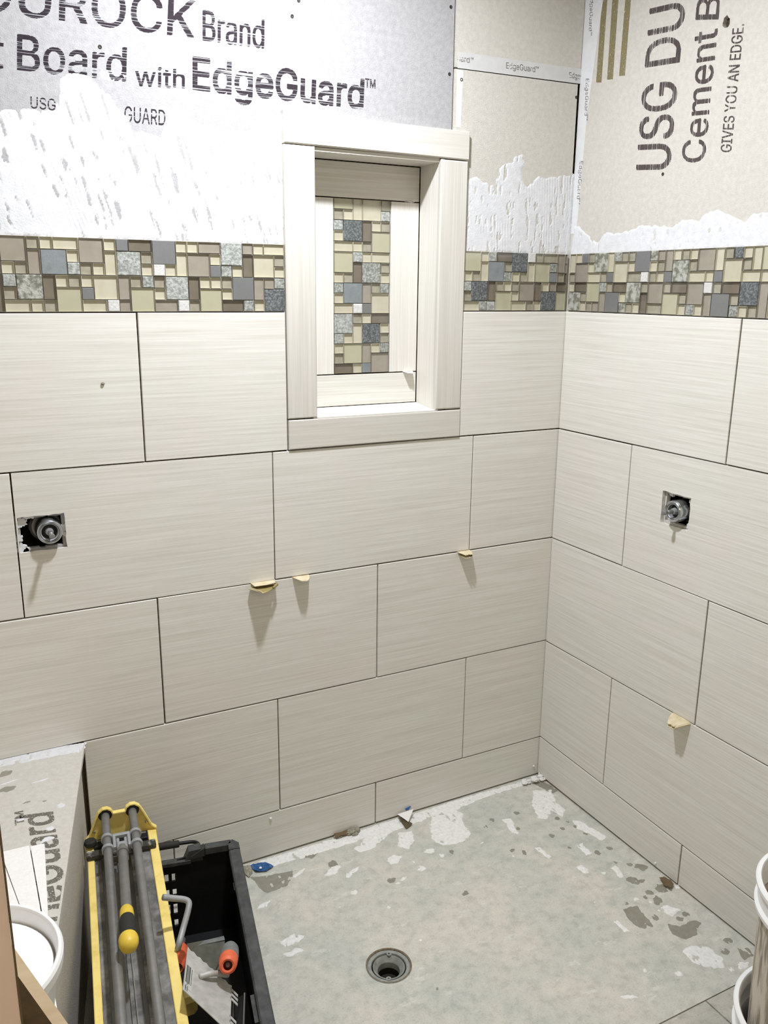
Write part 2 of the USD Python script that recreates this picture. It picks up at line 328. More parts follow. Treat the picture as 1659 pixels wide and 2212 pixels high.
# ---- back wall: boards, backing, cavity
SEAM0, SEAM1 = (-0.3822,2.1784), (-0.3814,1.9003)
sx = (SEAM0[0]+SEAM1[0])/2
JZ0, JZ1 = (-0.3701,2.0318)[1], (0.0153,2.0369)[1]
nrect = sbox(NICHE[0]-.006, NICHE[1]-.006, NICHE[2]+.006, NICHE[3]+.006)
rag = lambda q, k: Polygon(q).buffer(-0.006).union(blob((q[0][0]+q[2][0])/2, (q[0][1]+q[2][1])/2, .036, .034, 0, 26, k, .16))
hole_l = rag(VALVE_L, 3)
left_board = Polygon([(X0, 0), (sx-.0025, 0), (SEAM0[0]-.0025, H), (X0, H)]).difference(nrect).difference(hole_l)
part(wall_back, 'backer_board', prism(BACK, left_board, BN-.012, BN), 'cement_board_dimmed')
low = Polygon([(sx+.0015, 0), (.008, 0), (.008, 1.768), (.0022, 1.772), (.0022, JZ1-.002), (SEAM1[0]+.0015, JZ0-.002)]).difference(nrect)
part(wall_back, 'backer_board', prism(BACK, low, BN-.012, BN), 'cement_board_warm')
part(wall_back, 'backer_board', prism(BACK, Polygon([(SEAM1[0]+.0015, JZ0+.0015), (.008, JZ1+.0015), (.008, H), (SEAM0[0]+.0015, H)]), BN-.012, BN+.0006), 'cement_board_warm')
backing = sbox(X0, 0, .10, H).difference(nrect).difference(Polygon(VALVE_L).buffer(.02))
part(wall_back, 'sheathing', prism(BACK, backing, BN-.020, BN-.0125), 'joint_dark')
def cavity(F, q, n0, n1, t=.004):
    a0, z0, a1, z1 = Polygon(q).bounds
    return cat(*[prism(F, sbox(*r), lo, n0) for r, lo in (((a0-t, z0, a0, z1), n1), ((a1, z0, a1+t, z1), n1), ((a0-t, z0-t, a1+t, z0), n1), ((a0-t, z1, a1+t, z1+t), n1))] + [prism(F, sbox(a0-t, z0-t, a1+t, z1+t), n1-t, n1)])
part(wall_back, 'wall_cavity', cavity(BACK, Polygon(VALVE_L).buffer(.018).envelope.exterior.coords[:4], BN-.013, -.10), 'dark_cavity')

# ---- back wall tiles
rs = random.Random(5)
ZB = [0.0, .1355, .4655, .7950, 1.1235, 1.4545]
def dn(): return rs.uniform(-.0006, .0004)
def field(W_, F, rows, holes=None, mat='tile_across'):
    for r, z0, z1, xs in rows:
        for a0, a1 in zip(xs[:-1], xs[1:]):
            j = lambda: rs.uniform(-.0005, .0005)
            q = np.array([[a0+j(), z0[0]+(z0[1]-z0[0])*(a0-z0[2])/(z0[3]-z0[2])+j()], [a1+j(), z0[0]+(z0[1]-z0[0])*(a1-z0[2])/(z0[3]-z0[2])+j()],
                          [a1+j(), z1[0]+(z1[1]-z1[0])*(a1-z1[2])/(z1[3]-z1[2])+j()], [a0+j(), z1[0]+(z1[1]-z1[0])*(a0-z1[2])/(z1[3]-z1[2])+j()]])
            d = dn(); cut = None
            for h in (holes or []):
                if Polygon(q).contains(Polygon(h).centroid): cut = h
            if cut is None: m = quad_tile(F, q, -.0088, d, .0012, .0016)
            else:
                body = Polygon(q).buffer(-.0014, join_style=2)
                hp = Polygon(cut); k = np.array(hp.exterior.coords[:-1]); dense = []
                for i in range(4):
                    for t in np.linspace(0, 1, 9, endpoint=False): dense.append(k[i]*(1-t)+k[(i+1) % 4]*t + np.array([rs.uniform(-.0012, .0012), rs.uniform(-.0012, .0012)]))
                m = prism(F, body.difference(Polygon(dense)), -.0088, d)
            part(W_, 'tile', m, mat)
L = lambda z: (z, z, 0.0, 1.0)
rowsB = [(0, L(0.0035), L(ZB[1]), [-1.366, -1.1685, -.5844, .006]), (1, L(ZB[1]), L(ZB[2]), [-1.366, -.8765, -.2894, .006]),
         (2, L(ZB[2]), L(ZB[3]), [-2.345, -1.758, -1.1716, -.5845, .006]), (3, L(ZB[3]), L(ZB[4]), [-2.59, -2.051, -1.4642, -.8759, -.2921, .006])]
part(wall_back, 'thinset_bed', prism(BACK, unary_union([sbox(-2.59, .002, .008, ZB[4]-.002), sbox(-2.35, ZB[4]-.003, -.836, ZB[5]), sbox(-.338, ZB[4]-.003, .008, ZB[5])]).difference(Polygon(VALVE_L).buffer(.004)), -.0099, -.0090), 'joint_dark')
field(wall_back, BACK, rowsB, [VALVE_L])
field(wall_back, BACK, [(4, L(ZB[4]), L(ZB[5]), [-2.355, -1.768, -1.1797, -.834])])
field(wall_back, BACK, [(4, L(ZB[4]), L(ZB[5]), [-.3395, .006])])

# ---- right wall
wr_s1 = 2.2
bR = sbox(-.012, 0, wr_s1, H).difference(rag(VALVE_R, 8)).difference(blob(*(0.4625,2.0724), .0095, .0125, 0, 16, 2))
part(wall_right, 'backer_board', prism(RIGHT, bR, BN-.012, BN), 'cement_board_warm')
part(wall_right, 'sheathing', prism(RIGHT, sbox(-.02, 0, -Y0, H).difference(Polygon(VALVE_R).buffer(.02)), BN-.020, BN-.0125), 'joint_dark')
part(wall_right, 'plaster_panel', bx((.004, Y0, 0), (.0095, -wr_s1-.001, H)), 'plaster')
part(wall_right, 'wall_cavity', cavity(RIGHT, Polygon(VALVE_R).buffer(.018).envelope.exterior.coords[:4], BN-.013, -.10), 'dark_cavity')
S = lambda z0, z1: (z0, z1, 0.0, .8)
ZR = [S(.006, .0035), S(.1375, .117), S(.4635, .4655), S(.7945, .7945), S(1.1235, 1.1275), S(1.4545, 1.4550)]
rowsR = [(0, ZR[0], ZR[1], [0, .5953, 1.18]), (1, ZR[1], ZR[2], [0, .2950, .882]), (2, ZR[2], ZR[3], [0, .5931, 1.18]),
         (3, ZR[3], ZR[4], [0, .2980, .885]), (4, ZR[4], ZR[5], [0, .5985, 1.185])]
part(wall_right, 'thinset_bed', prism(RIGHT, sbox(.002, .004, 1.18, ZB[5]).difference(Polygon(VALVE_R).buffer(.004)), -.0099, -.0090), 'joint_dark')
field(wall_right, RIGHT, rowsR, [VALVE_R])

# ---- mosaic
KIND = {'C': 'cream', 'N': 'grey_cream', 'K': 'khaki', 'T': 'taupe', 'D': 'brown', 'B': 'metal', 'S': 'slate', 'G': 'stone', 'd': 'stone_dim', 'Z': 'stone_dark', 'M': 'stone_moss', 'W': 'stone_white'}
GLASS = {'C': .0046, 'N': .0046, 'K': .0026, 'T': .0036, 'D': .0044}
def mosaic_piece(W_, F, q, kind, n):
    a0, z0, a1, z1 = q; g = .0007
    r = (a0+g, z0+g, a1-g, z1-g)
    if kind in GLASS:
        t, dep = .0007, GLASS[kind]
        ring = sbox(*r).difference(sbox(r[0]+t, r[1]+t, r[2]-t, r[3]-t))
        m = cat(prism(F, ring, n-dep, n-.0003), prism(F, sbox(*r), n-.0075, n-dep))
        p = part(W_, 'mosaic_tile', m, 'mosaic_' + KIND[kind])
        part(p, 'glass_face', quad_tile(F, rect(*r), n-.0003, n, .0002, 0), 'glass_face')
    else:
        n = n + rs.uniform(-.0012, .0008) + (.0025 if kind == 'W' else 0)
        part(W_, 'mosaic_tile', quad_tile(F, rect(*r), n-.0075, n, .0007 if kind in 'BS' else .0014, 0), 'mosaic_' + KIND[kind])
def mosaic_band(W_, F, cols, ztop, unit, spec, n=-.0022, step=1):
    """spec: 'column,row,width,height,kind' in mosaic units; cols maps a column to the distance along the wall."""
    for w in spec.split():
        c, r, w_, h_, k = w.split(','); c, r, w_, h_ = map(float, (c, r, w_, h_))
        a0, a1 = sorted((cols(c), cols(c+w_))); mosaic_piece(W_, F, (a0, ztop-(r+h_)*unit, a1, ztop-r*unit), k, n)
UN = (1.6060-1.4555)/6
LEFT_BAND = '''-2,0,2,3,T -2,3,2,3,D 0,0,2,2,T 2,0,1,1,N 3,0,1,1,C 4,0,2,1,C 6,0,2,2,T 8,0,1,1,C 9,0,1,1,B 10,0,2,1,D 12,0,2,2,B 14,0,1,1,C 15,0,1,1,C 16,0,2,1,T 18,0,2,2,G 20,0,1,1,T 21,0,1,1,C 22,0,2,1,C
2,1,1,2,T 3,1,2,2,S 5,1,1,1,C 8,1,1,2,C 9,1,2,2,G 11,1,1,1,N 14,1,1,2,C 15,1,2,2,T 17,1,1,1,C 20,1,1,2,D 21,1,2,2,C 23,1,1,1,N
0,2,1,1,C 1,2,1,1,N 5,2,1,1,G 6,2,1,1,N 7,2,1,1,C 11,2,1,1,C 12,2,1,1,W 13,2,1,1,C 17,2,1,1,B 18,2,1,1,d 19,2,1,1,C 23,2,1,1,C
0,3,1,1,G 1,3,2,2,M 3,3,1,2,D 4,3,1,1,C 5,3,1,1,N 6,3,1,1,C 7,3,2,2,C 9,3,1,2,T 10,3,1,1,N 11,3,1,1,d 12,3,1,1,N 13,3,2,2,G 15,3,1,2,D 16,3,1,1,C 17,3,1,1,C 18,3,1,1,N 19,3,2,2,B 21,3,1,2,T 22,3,1,1,T 23,3,1,1,d
0,4,1,1,N 4,4,2,2,K 6,4,1,1,B 10,4,2,2,K 12,4,1,1,C 16,4,2,2,K 18,4,1,1,C 22,4,2,2,Z
0,5,2,1,C 2,5,1,1,C 3,5,1,1,N 6,5,2,1,C 8,5,1,1,W 9,5,1,1,T 12,5,2,1,T 14,5,1,1,W 15,5,1,1,N 18,5,2,1,D 20,5,1,1,d 21,5,1,1,C'''
a24, a0_ = -.8345, (-1.4418,1.5228)[0]
mosaic_band(wall_back, BACK, lambda c: a0_+(a24-a0_)*c/24, 1.6060, UN, LEFT_BAND)
mosaic_band(wall_back, BACK, lambda c: a0_+(a24-a0_)*(c-26)/24, 1.6060, UN, ' '.join(w for w in LEFT_BAND.split() if not w.startswith('-2')))
CORNER_BAND = '''0,0,2,2,K 2,0,1,1,C 3,0,1,1,G 4,0,2,1,D 6,0,2,2,Z 8,0,1,1,W 9,0,1,1,N 10,0,2,1,N 12,0,1,2,T 13,0,.35,1,N
2,1,1,2,C 3,1,2,2,S 5,1,1,1,N 8,1,1,2,C 9,1,2,2,K 11,1,1,1,d 13,1,.35,1,T
0,2,1,1,C 1,2,1,1,N 5,2,1,1,d 6,2,1,1,C 7,2,1,1,N 11,2,1,1,S 12,2,1,1,N 13,2,.35,1,D
0,3,1,1,G 1,3,2,2,Z 3,3,1,2,D 4,3,1,1,N 5,3,1,1,C 6,3,1,1,N 7,3,2,2,T 9,3,1,2,D 10,3,1,1,C 11,3,1,1,T 12,3,1.35,1,D
0,4,1,1,N 4,4,2,2,K 6,4,1,1,C 10,4,2,2,Z 12,4,1.35,2,K
0,5,2,1,C 2,5,1,1,d 3,5,1,1,G 6,5,2,1,C 8,5,1,1,N 9,5,1,1,C'''
mosaic_band(wall_back, BACK, lambda c: -.3385+.3365*c/13.35, 1.6060, UN, CORNER_BAND)
RIGHT_BAND = '''0,0,1,2,C 1,0,1,1,C 2,0,1,1,B 3,0,1,1,N 4,0,2,2,M 6,0,1,2,C 7,0,1,1,d 8,0,1,1,N 9,0,1,1,N 10,0,2,2,B 12,0,1,1,M 13,0,1,1,T 14,0,1,2,T 15,0,1,1,C 16,0,1,1,N 17,0,1,1,C 18,0,2,2,T 20,0,1,2,C 21,0,1,1,N 22,0,1,1,Z 23,0,1,1,C 24,0,1,2,C
1,1,2,2,T 3,1,1,1,C 7,1,2,2,C 9,1,1,1,C 12,1,1,1,C 13,1,1,1,N 15,1,2,2,M 17,1,1,1,N 21,1,2,2,C 23,1,1,1,N
0,2,1,1,N 3,2,2,1,C 5,2,1,1,N 6,2,1,1,B 9,2,2,1,N 11,2,1,1,W 12,2,1,1,N 13,2,1,1,C 14,2,1,1,B 17,2,2,1,C 19,2,1,1,C 20,2,1,1,B 23,2,2,1,C
0,3,1,1,C 1,3,2,1,D 3,3,2,2,K 5,3,1,1,d 6,3,1,1,N 7,3,2,1,D 9,3,2,2,M 11,3,1,1,N 12,3,2,2,T 14,3,1,1,N 15,3,2,1,D 17,3,2,2,T 19,3,1,1,W 20,3,1,1,N 21,3,2,1,D 23,3,2,2,Z
0,4,2,2,M 2,4,1,1,N 5,4,1,2,T 6,4,2,2,B 8,4,1,1,C 11,4,1,2,D 14,4,2,2,K 16,4,1,1,N 19,4,1,2,T 20,4,2,2,B 22,4,1,1,N
2,5,1,1,C 3,5,1,1,N 4,5,1,1,T 8,5,1,1,M 9,5,1,1,N 10,5,1,1,C 12,5,2,1,N 16,5,1,1,C 17,5,1,1,d 18,5,1,1,C 22,5,1,1,d 23,5,1,1,C 24,5,1,1,N
25,0,2,2,K 25,2,1,1,C 26,2,1,1,D 25,3,1,3,T 26,3,1,3,C 27,0,2,3,T 27,3,2,3,C'''
mosaic_band(wall_right, RIGHT, lambda c: .002+.0252*c, 1.6065, (1.6065-1.4555)/6, RIGHT_BAND)
part(wall_back, 'mosaic_bed', prism(BACK, unary_union([sbox(-2.10, 1.4555, -.8345, 1.606), sbox(-.3385, 1.4555, -.002, 1.606)]), -.0098, -.0085), 'mosaic_bed')
part(wall_right, 'mosaic_bed', prism(RIGHT, sbox(.001, 1.4555, .74, 1.6065), -.0098, -.0085), 'mosaic_bed')

# ---- thinset skims above the mosaic
def ridges(direction, amp, pitch, seed):
    def g(A, Z):
        c = A*math.cos(direction)+Z*math.sin(direction)
        w = meshkit.fbm(np.stack([A*14, Z*9, 0*A+seed], -1), 2, seed)
        k = np.clip((w-0.45)*6, 0, 1)
        return amp*k*(np.abs(((c+0.004*w)/pitch) % 1-0.5)*2-0.5)
    return g
P_ = lambda *p: Polygon(np.array(p))
th_left = P_((-2.09, 1.88), (-1.8, 1.86), (-1.4649,1.8345),(-1.3819,1.8408),(-1.3518,1.8453),(-1.311,1.8484),(-1.3005,1.8808),(-1.2994,1.9045),(-1.2808,1.9191),(-1.2588,1.9191),(-1.237,1.9113),(-1.2217,1.8975),(-1.2024,1.8866),(-1.1946,1.8656),(-1.1753,1.8481),(-1.1576,1.8302),(-1.122,1.8171),(-1.1046,1.8158),(-1.0941,1.8466),(-1.0832,1.8674),(-1.0678,1.8797),(-1.0543,1.8738),(-1.0392,1.857),(-1.0194,1.8478),(-0.9808,1.8419),(-0.9444,1.8395),(-0.9093,1.8425),(-0.9012,1.864),(-0.8844,1.8863),(-0.8212,1.8827),(-0.8244,1.6056),(-1.4879,1.606),(-2.09, 1.607))
part(wall_back, 'thinset_skim', relief(BACK, [th_left], BN, .0011, .0022, .005, 70, 1, .07, ridges(.30, .0016, .0085, 4), turn=.28, stretch=(150, 26)), 'thinset', smooth=True)
patches = [blob(*(-1.2016,1.9255), .018, .012, 0, 18, 4, .3), blob(*(-1.1738,1.9286), .010, .006, 0, 14, 9, .3), blob(*(-1.0962,1.8975), .005, .016, 0, 14, 5, .3), blob(*(-1.0543,1.8945), .022, .007, -.2, 14, 6, .3), blob(*(-1.0374,1.8935), .012, .010, .2, 14, 7, .3)]
part(wall_back, 'thinset_skim', relief(BACK, patches, BN, .0008, .0022, .008, 110, 7, .12, soft=.003), 'thinset', smooth=True)
th_mid = P_((-0.3329,1.7788),(-0.3053,1.7893),(-0.2834,1.7741),(-0.2589,1.77),(-0.241,1.7868),(-0.2352,1.814),(-0.2141,1.8266),(-0.1953,1.8302),(-0.1903,1.8439),(-0.164,1.8493),(-0.1554,1.8307),(-0.1676,1.8118),(-0.1631,1.7871),(-0.1441,1.7712),(-0.1229,1.7931),(-0.1083,1.802),(-0.0851,1.7978),(-0.0546,1.8044),(0.0093,1.812),(0.0119,1.607),(-0.3356,1.6047))
part(wall_back, 'thinset_skim', relief(BACK, [th_mid], BN, .0012, .0022, .005, 80, 3, .09, ridges(.05, .0014, .0085, 6), turn=.05, stretch=(170, 26)), 'thinset', smooth=True)
th_right = P_((0.0005,1.6806),(0.0219,1.6782),(0.0681,1.6486),(0.1044,1.633),(0.1318,1.6584),(0.1621,1.6524),(0.204,1.6548),(0.2498,1.6679),(0.3174,1.662),(0.3612,1.6575),(0.3894,1.6736),(0.4375,1.6686),(0.4689,1.6856),(0.4909,1.688),(0.5143,1.6766),(0.542,1.6681),(0.5694,1.6568),(0.5923,1.6734),(0.6263,1.673),(0.7777,1.6687),(0.7862,1.6139),(0.6361,1.6054),(-0.0073,1.6032))
part(wall_right, 'thinset_skim', relief(RIGHT, [th_right], BN, .0013, .0024, .005, 75, 5, .01, ridges(.1, .0008, .0085, 2)), 'thinset', smooth=True)
corner = [P_((-.010, 1.60), (.008, 1.60), (.008, 1.78), (-.004, 1.76))]
part(wall_back, 'thinset_skim', relief(BACK, corner, BN, .0016, .002, .003, 120, 9, 0), 'thinset', smooth=True)

# ---- paper edge tapes and print on the boards
def quad(F, pts, n, t=.0004): return prism(F, Polygon(np.array(pts)), n, n+t)
part(wall_back, 'edge_tape', quad(BACK, [(-0.3728,2.0315),(0.0184,2.0373),(0.0215,2.0732),(-0.3715,2.0674)], BN+.0006), 'edge_tape_dim')
part(wall_back, 'edge_tape', quad(BACK, [(-0.3718,1.8979),(-0.3583,1.8981),(-0.3552,2.0273),(-0.374,2.0282)], BN), 'edge_tape')
part(wall_right, 'edge_tape', quad(RIGHT, [(-.010, 1.66), (.0125, 1.66), (0.025,1.9544), (0.0585,2.2177), (.012, H), (-.010, H)], BN), 'edge_tape')
TH = [(BACK, 'ink_across', [('DUROCK', (-1.4378,2.0087), (-1.0268,2.0141), (-1.431,2.0778), 2), ('Brand', (-1.0065,2.0122), (-0.8713,2.0139), (-1.004,2.0695), 2), ('Board', (-1.3779,1.9132), (-1.1723,1.9158), (-1.3721,1.9763), 2),
       ('Cement', (-1.6172,1.9112), (-1.4043,1.9134), (-1.6102,1.9696), 2), ('with', (-1.1527,1.9092), (-1.0503,1.9147), (-1.1504,1.9459), 2), ('EdgeGuard', (-1.0324,1.9157), (-0.6278,1.9166), (-1.0295,1.9776), 1), ('TM', (-0.6232,1.9631), (-0.5966,1.963), (-0.6233,1.9808), 1),
       ('USG', (-1.3593,1.8471), (-1.3128,1.8465), (-1.3575,1.8682), 0), ('GUARD', (-1.1788,1.8381), (-1.0945,1.8384), (-1.1768,1.8682), 0)], wall_back, BN),
      (RIGHT, 'ink_upright', [('USG DU', (0.3353,1.7891), (0.3388,2.1429), (0.2247,1.7995), 2), ('Cement', (0.4399,1.7936), (0.4399,2.0641), (0.3718,1.7998), 2), ('B', (0.4403,2.0833), (0.44,2.1281), (0.3744,2.0978), 2),
       ('GIVES YOU AN EDGE.', (0.5125,1.8051), (0.5112,2.0574), (0.4834,1.8094), 2)], wall_right, BN),
      (BACK, 'ink_faint', [('EdgeGuard\u2122', (-0.2294,2.0472), (-0.1284,2.0486), (-0.2301,2.061), 0), ('uard\u2122', (-0.3737,2.0467), (-0.3277,2.047), (-0.3742,2.0599), 0), ('EdgeG', (-0.029,2.0477), (0.0189,2.049), (-0.0301,2.0608), 0)], wall_back, BN+.001),
      (RIGHT, 'ink_faint', [('EdgeGuard\u2122', (0.0118,2.0456), (0.0168,1.9455), (0.0247,2.0432), 0), ('EdgeGuard\u2122', (0.0092,2.2408), (0.0119,2.1483), (0.0219,2.2375), 0), ('EdgeGuard\u2122', (0.0086,1.845), (0.0063,1.7375), (0.0218,1.8434), 0)], wall_right, BN+.0004)]
for F, ink_, items, W_, n in TH:
    for t, p0, p1, cp, b in items: part(W_, 'lettering', text_on(F, t, p0, p1, cp, n+.0001, b == 1, weight=.030 if b == 2 else 0), ink_)
for q in ([(0.0529,2.0292),(0.0731,2.0255),(0.0742,2.2137),(0.0543,2.2188)], [(0.0938,2.0282),(0.1153,2.0252),(0.1151,2.2033),(0.0931,2.2089)], [(0.1374,2.0285),(0.1582,2.0256),(0.1597,2.192),(0.1401,2.197)]):
    q = np.array(q); up = (q[2]-q[1])*.9; q[2] += up; q[3] += (q[3]-q[0])*.9
    part(wall_right, 'printed_stripe', quad(RIGHT, q, BN+.0001, .00025), 'ink_gold')
def screw(F, p, n, r=.0038):
    o = F([[p[0], p[1], n]])[0]
    return lathe([(0, -.002), (r, -.002), (r*1.05, .0004), (r*.75, .0007), (r*.5, .0001), (0, -.0004)], o, F.n, 14)
for F, W_, pts in ((BACK, wall_back, [(-1.2182,1.9736),(-0.803,2.0858),(-0.7872,2.119),(-0.3959,2.1616),(-0.3948,2.0156),(-0.3607,2.0636),(-0.3598,2.0071),(-0.0006,2.0039),(0.018,1.8043)]), (RIGHT, wall_right, [(0.3148,1.781)])):
    for p in pts: part(W_, 'screw', screw(F, p, BN+.0003), 'screw_dark')

# ---- floor: sloped mortar pan with a drain, slab outside
DR = np.array([-.803, -.493]); RIM = .0535
pan = sbox(X0, -.898, .012, .012).difference(Point(*DR).buffer(RIM-.001, 24))
part(floor, 'mortar_pan', prism(GROUND, pan, -.05, 0), 'pan_floor')
part(floor, 'slab', bx((X0, Y0, -.05), (-.232, -.9015, .0005)), 'slab_floor')
part(floor, 'slab', bx((-.2285, Y0, -.05), (.012, -.9015, .001)), 'slab_floor')
part(floor, 'seam_mortar', bx((X0, -.9014, -.05), (.012, -.8985, -.0022)), 'damp')
part(floor, 'seam_mortar', bx((-.2319, Y0, -.05), (-.2286, -.9016, -.002)), 'damp')
part(floor, 'subfloor', bx((X0, Y0, -.10), (.1, .012, -.0505)), 'joint_dark')
GZ = Frame((0, 0, 0), (1, 0, 0), (0, 0, 1), (0, 1, 0))
def fpoly(*p): return Polygon(np.array(p))
white = [fpoly((-0.4119,-0.0357),(-0.39,-0.026),(-0.3354,-0.043),(-0.3321,-0.0761),(-0.3507,-0.1051),(-0.3606,-0.1619),(-0.3958,-0.187),(-0.4236,-0.1823),(-0.4618,-0.1699),(-0.4743,-0.1402),(-0.455,-0.0897)),
  fpoly((-0.5443,-0.0689),(-0.5058,-0.0762),(-0.5187,-0.1176),(-0.5588,-0.1437),(-0.5772,-0.1183)),
  fpoly((-0.9756,-0.0053),(-0.7504,-0.0049),(-0.5127,-0.0053),(-0.2852,-0.0034),(-0.0082,-0.0104),(-0.0132,-0.0288),(-0.2005,-0.0295),(-0.309,-0.0404),(-0.4741,-0.0477),(-0.5614,-0.0529),(-0.6507,-0.0971),(-0.6799,-0.0981),(-0.6909,-0.0767),(-0.639,-0.0448),(-0.7695,-0.0482),(-0.9032,-0.0421),(-0.9542,-0.0376)),
  fpoly((-0.6326,-0.1511),(-0.6028,-0.144),(-0.5871,-0.1631),(-0.6103,-0.1843),(-0.6299,-0.1809)),
  fpoly((-0.241,-0.148),(-0.2139,-0.1566),(-0.2406,-0.2228),(-0.2589,-0.2255)), fpoly((-0.2382,-0.2995),(-0.224,-0.3021),(-0.2184,-0.3503),(-0.2314,-0.3526)),
  fpoly((-0.1244,-0.3411),(-0.1037,-0.3422),(-0.107,-0.3889),(-0.1266,-0.3924)), fpoly((-0.1897,-0.4153),(-0.1701,-0.4166),(-0.1621,-0.4486),(-0.1862,-0.4469)), fpoly((-0.106,-0.4621),(-0.0847,-0.4621),(-0.0998,-0.5034),(-0.1127,-0.5051)),
  fpoly((-0.0698,-0.0673),(-0.0133,-0.0872),(-0.0403,-0.1437),(-0.0435,-0.1959),(-0.0748,-0.2193),(-0.0834,-0.1758),(-0.125,-0.2067),(-0.1466,-0.1906),(-0.116,-0.1326)),
  fpoly((-0.057,-0.2462),(-0.0408,-0.262),(-0.0214,-0.3531),(-0.0458,-0.3574),(-0.0596,-0.3145),(-0.0721,-0.2787)),
  fpoly((-0.1131,-0.6388),(-0.0783,-0.6358),(-0.062,-0.6667),(-0.1003,-0.673)), fpoly((-0.2408,-0.6196),(-0.2283,-0.6224),(-0.2275,-0.6619),(-0.2409,-0.6603)),
  fpoly((-0.1663,-0.7694),(-0.1338,-0.7645),(-0.0977,-0.7879),(-0.0975,-0.8289),(-0.1155,-0.8515),(-0.138,-0.8447),(-0.1668,-0.8095)), fpoly((-0.1088,-0.8549),(-0.097,-0.8578),(-0.1019,-0.8725),(-0.1136,-0.8696)),
  fpoly((-0.9997,-0.3108),(-0.9656,-0.2993),(-0.935,-0.3183),(-0.9556,-0.3333),(-0.9953,-0.3297)), fpoly((-1.0168,-0.1785),(-0.9987,-0.1689),(-0.9689,-0.1652),(-0.987,-0.1806)), fpoly((-1.0092,-0.3504),(-0.9726,-0.3462),(-0.9554,-0.3616),(-0.9921,-0.3656))]
white += [blob(*(-0.5639,-0.2295), .011, .010, 0, 14, 1), blob(*(-0.7797,-0.1326), .028, .012, .35, 18, 2), blob(*(-0.7358,-0.1612), .026, .008, .35, 18, 3), blob(*(-0.8667,-0.101), .025, .006, .35, 14, 4), blob(*(-0.5044,-0.1781), .014, .010, 0, 14, 5, .4), blob(*(-0.4862,-0.2099), .008, .008, 0, 12, 6, .4),
          blob(*(-0.6292,-0.2446), .012, .006, .2, 12, 7, .4), blob(*(-0.5682,-0.1992), .004, .004), blob(*(-0.7672,-0.2348), .011, .006, .3, 12, 8, .4), blob(*(-0.651,-0.2539), .008, .004), blob(*(-0.0715,-0.8661), .016, .009, 0, 12, 9, .4), blob(*(-0.3751,-0.8162), .02, .006, -.3, 12, 10, .5), blob(*(-0.227,-0.8178), .008, .008, 0, 12, 11, .5),
          blob(*(-0.285,-0.7727), .004, .004), blob(*(-0.1077,-0.6094), .005, .004), blob(*(-0.132,-0.5854), .007, .004, -.4), blob(*(-0.2336,-0.5452), .003, .003), blob(*(-0.1372,-0.4697), .005, .004), blob(*(-0.0032,-0.5976), .012, .009), blob(*(-0.713,-0.3239), .005, .004), blob(*(-0.8221,-0.2683), .004, .003), blob(*(-0.696,-0.4573), .004, .003),
          blob(*(-0.3119,-0.3028), .004, .003), blob(*(-0.3549,-0.2125), .006, .003), blob(*(-0.3254,-0.0401), .010, .005)]
part(floor, 'thinset_smear', relief(GZ, white, 0, .0012, .0028, .006, 85, 21, .02, soft=.0025), 'thinset_floor', smooth=True, kind='stuff')
damp = [fpoly((-0.1915,-0.5989),(-0.148,-0.6022),(-0.158,-0.6528),(-0.1633,-0.677),(-0.1898,-0.6776),(-0.2055,-0.6466)), fpoly((-0.1288,-0.6856),(-0.1078,-0.7106),(-0.0638,-0.7062),(-0.0504,-0.7203),(-0.0929,-0.7479),(-0.1298,-0.7462),(-0.1458,-0.7174)),
        fpoly((-0.9868,-0.0566),(-0.9168,-0.0777),(-0.8673,-0.086),(-0.9129,-0.1349),(-0.9704,-0.1353)), fpoly((-0.0384,-0.8181),(-0.015,-0.8384),(-0.0235,-0.8587),(-0.0597,-0.8562)), fpoly((-0.0412,-0.0295),(-0.005,-0.0419),(0.0013,-0.1032),(-0.0213,-0.1088),(-0.0377,-0.0605))]
for i, (x, y, r) in enumerate([(-0.185,-0.1401,0.0083),(-0.1111,-0.2639,0.0067),(-0.3009,-0.2791,0.0077),(-0.276,-0.3031,0.0077),(-0.1513,-0.3436,0.0052),(-0.0955,-0.3947,0.0103),(-0.0786,-0.45,0.0063),(-0.0502,-0.4732,0.0076),(-0.0304,-0.4962,0.0151),(-0.0885,-0.5277,0.0147),(-0.0676,-0.5383,0.0074),(-0.0854,-0.5817,0.0096),(-0.0421,-0.5839,0.017),(-0.088,-0.6136,0.0142),(-0.1057,-0.591,0.0072),(-0.1683,-0.5823,0.0083),(-0.139,-0.657,0.0092),(-0.0879,-0.6885,0.0092),(-0.063,-0.6829,0.0081),(-0.0404,-0.7952,0.01),(-0.0751,-0.816,0.0088),(-0.8076,-0.04,0.0191),(-0.66,-0.2372,0.0098),(-0.5131,-0.3681,0.0084),(-0.7679,-0.1065,0.0125),(-0.304,-0.1563,0.0067),(-0.2704,-0.1382,0.0068),(-0.1594,-0.276,0.0066),(-0.0678,-0.2735,0.0081),(-0.0915,-0.2185,0.0082),(-0.0788,-0.2453,0.0054),(-0.2888,-0.9231,0.008),(-0.7388,-0.6011,0.0041),(-0.2167,-0.9464,0.014),(-0.4549,-0.2078,0.0077),(-0.3982,-0.1788,0.0066),(-0.2251,-0.2061,0.0054),(-0.0492,-0.3954,0.0078),(-0.0656,-0.3114,0.0067)]):
    damp.append(blob(x, y, r*1.15, r*.95, .3*i, 14, i, .22))
part(floor, 'damp_spot', relief(GZ, damp, 0, .00035, .003, .005, 90, 31, .04, soft=.002), 'damp', smooth=True, kind='stuff')

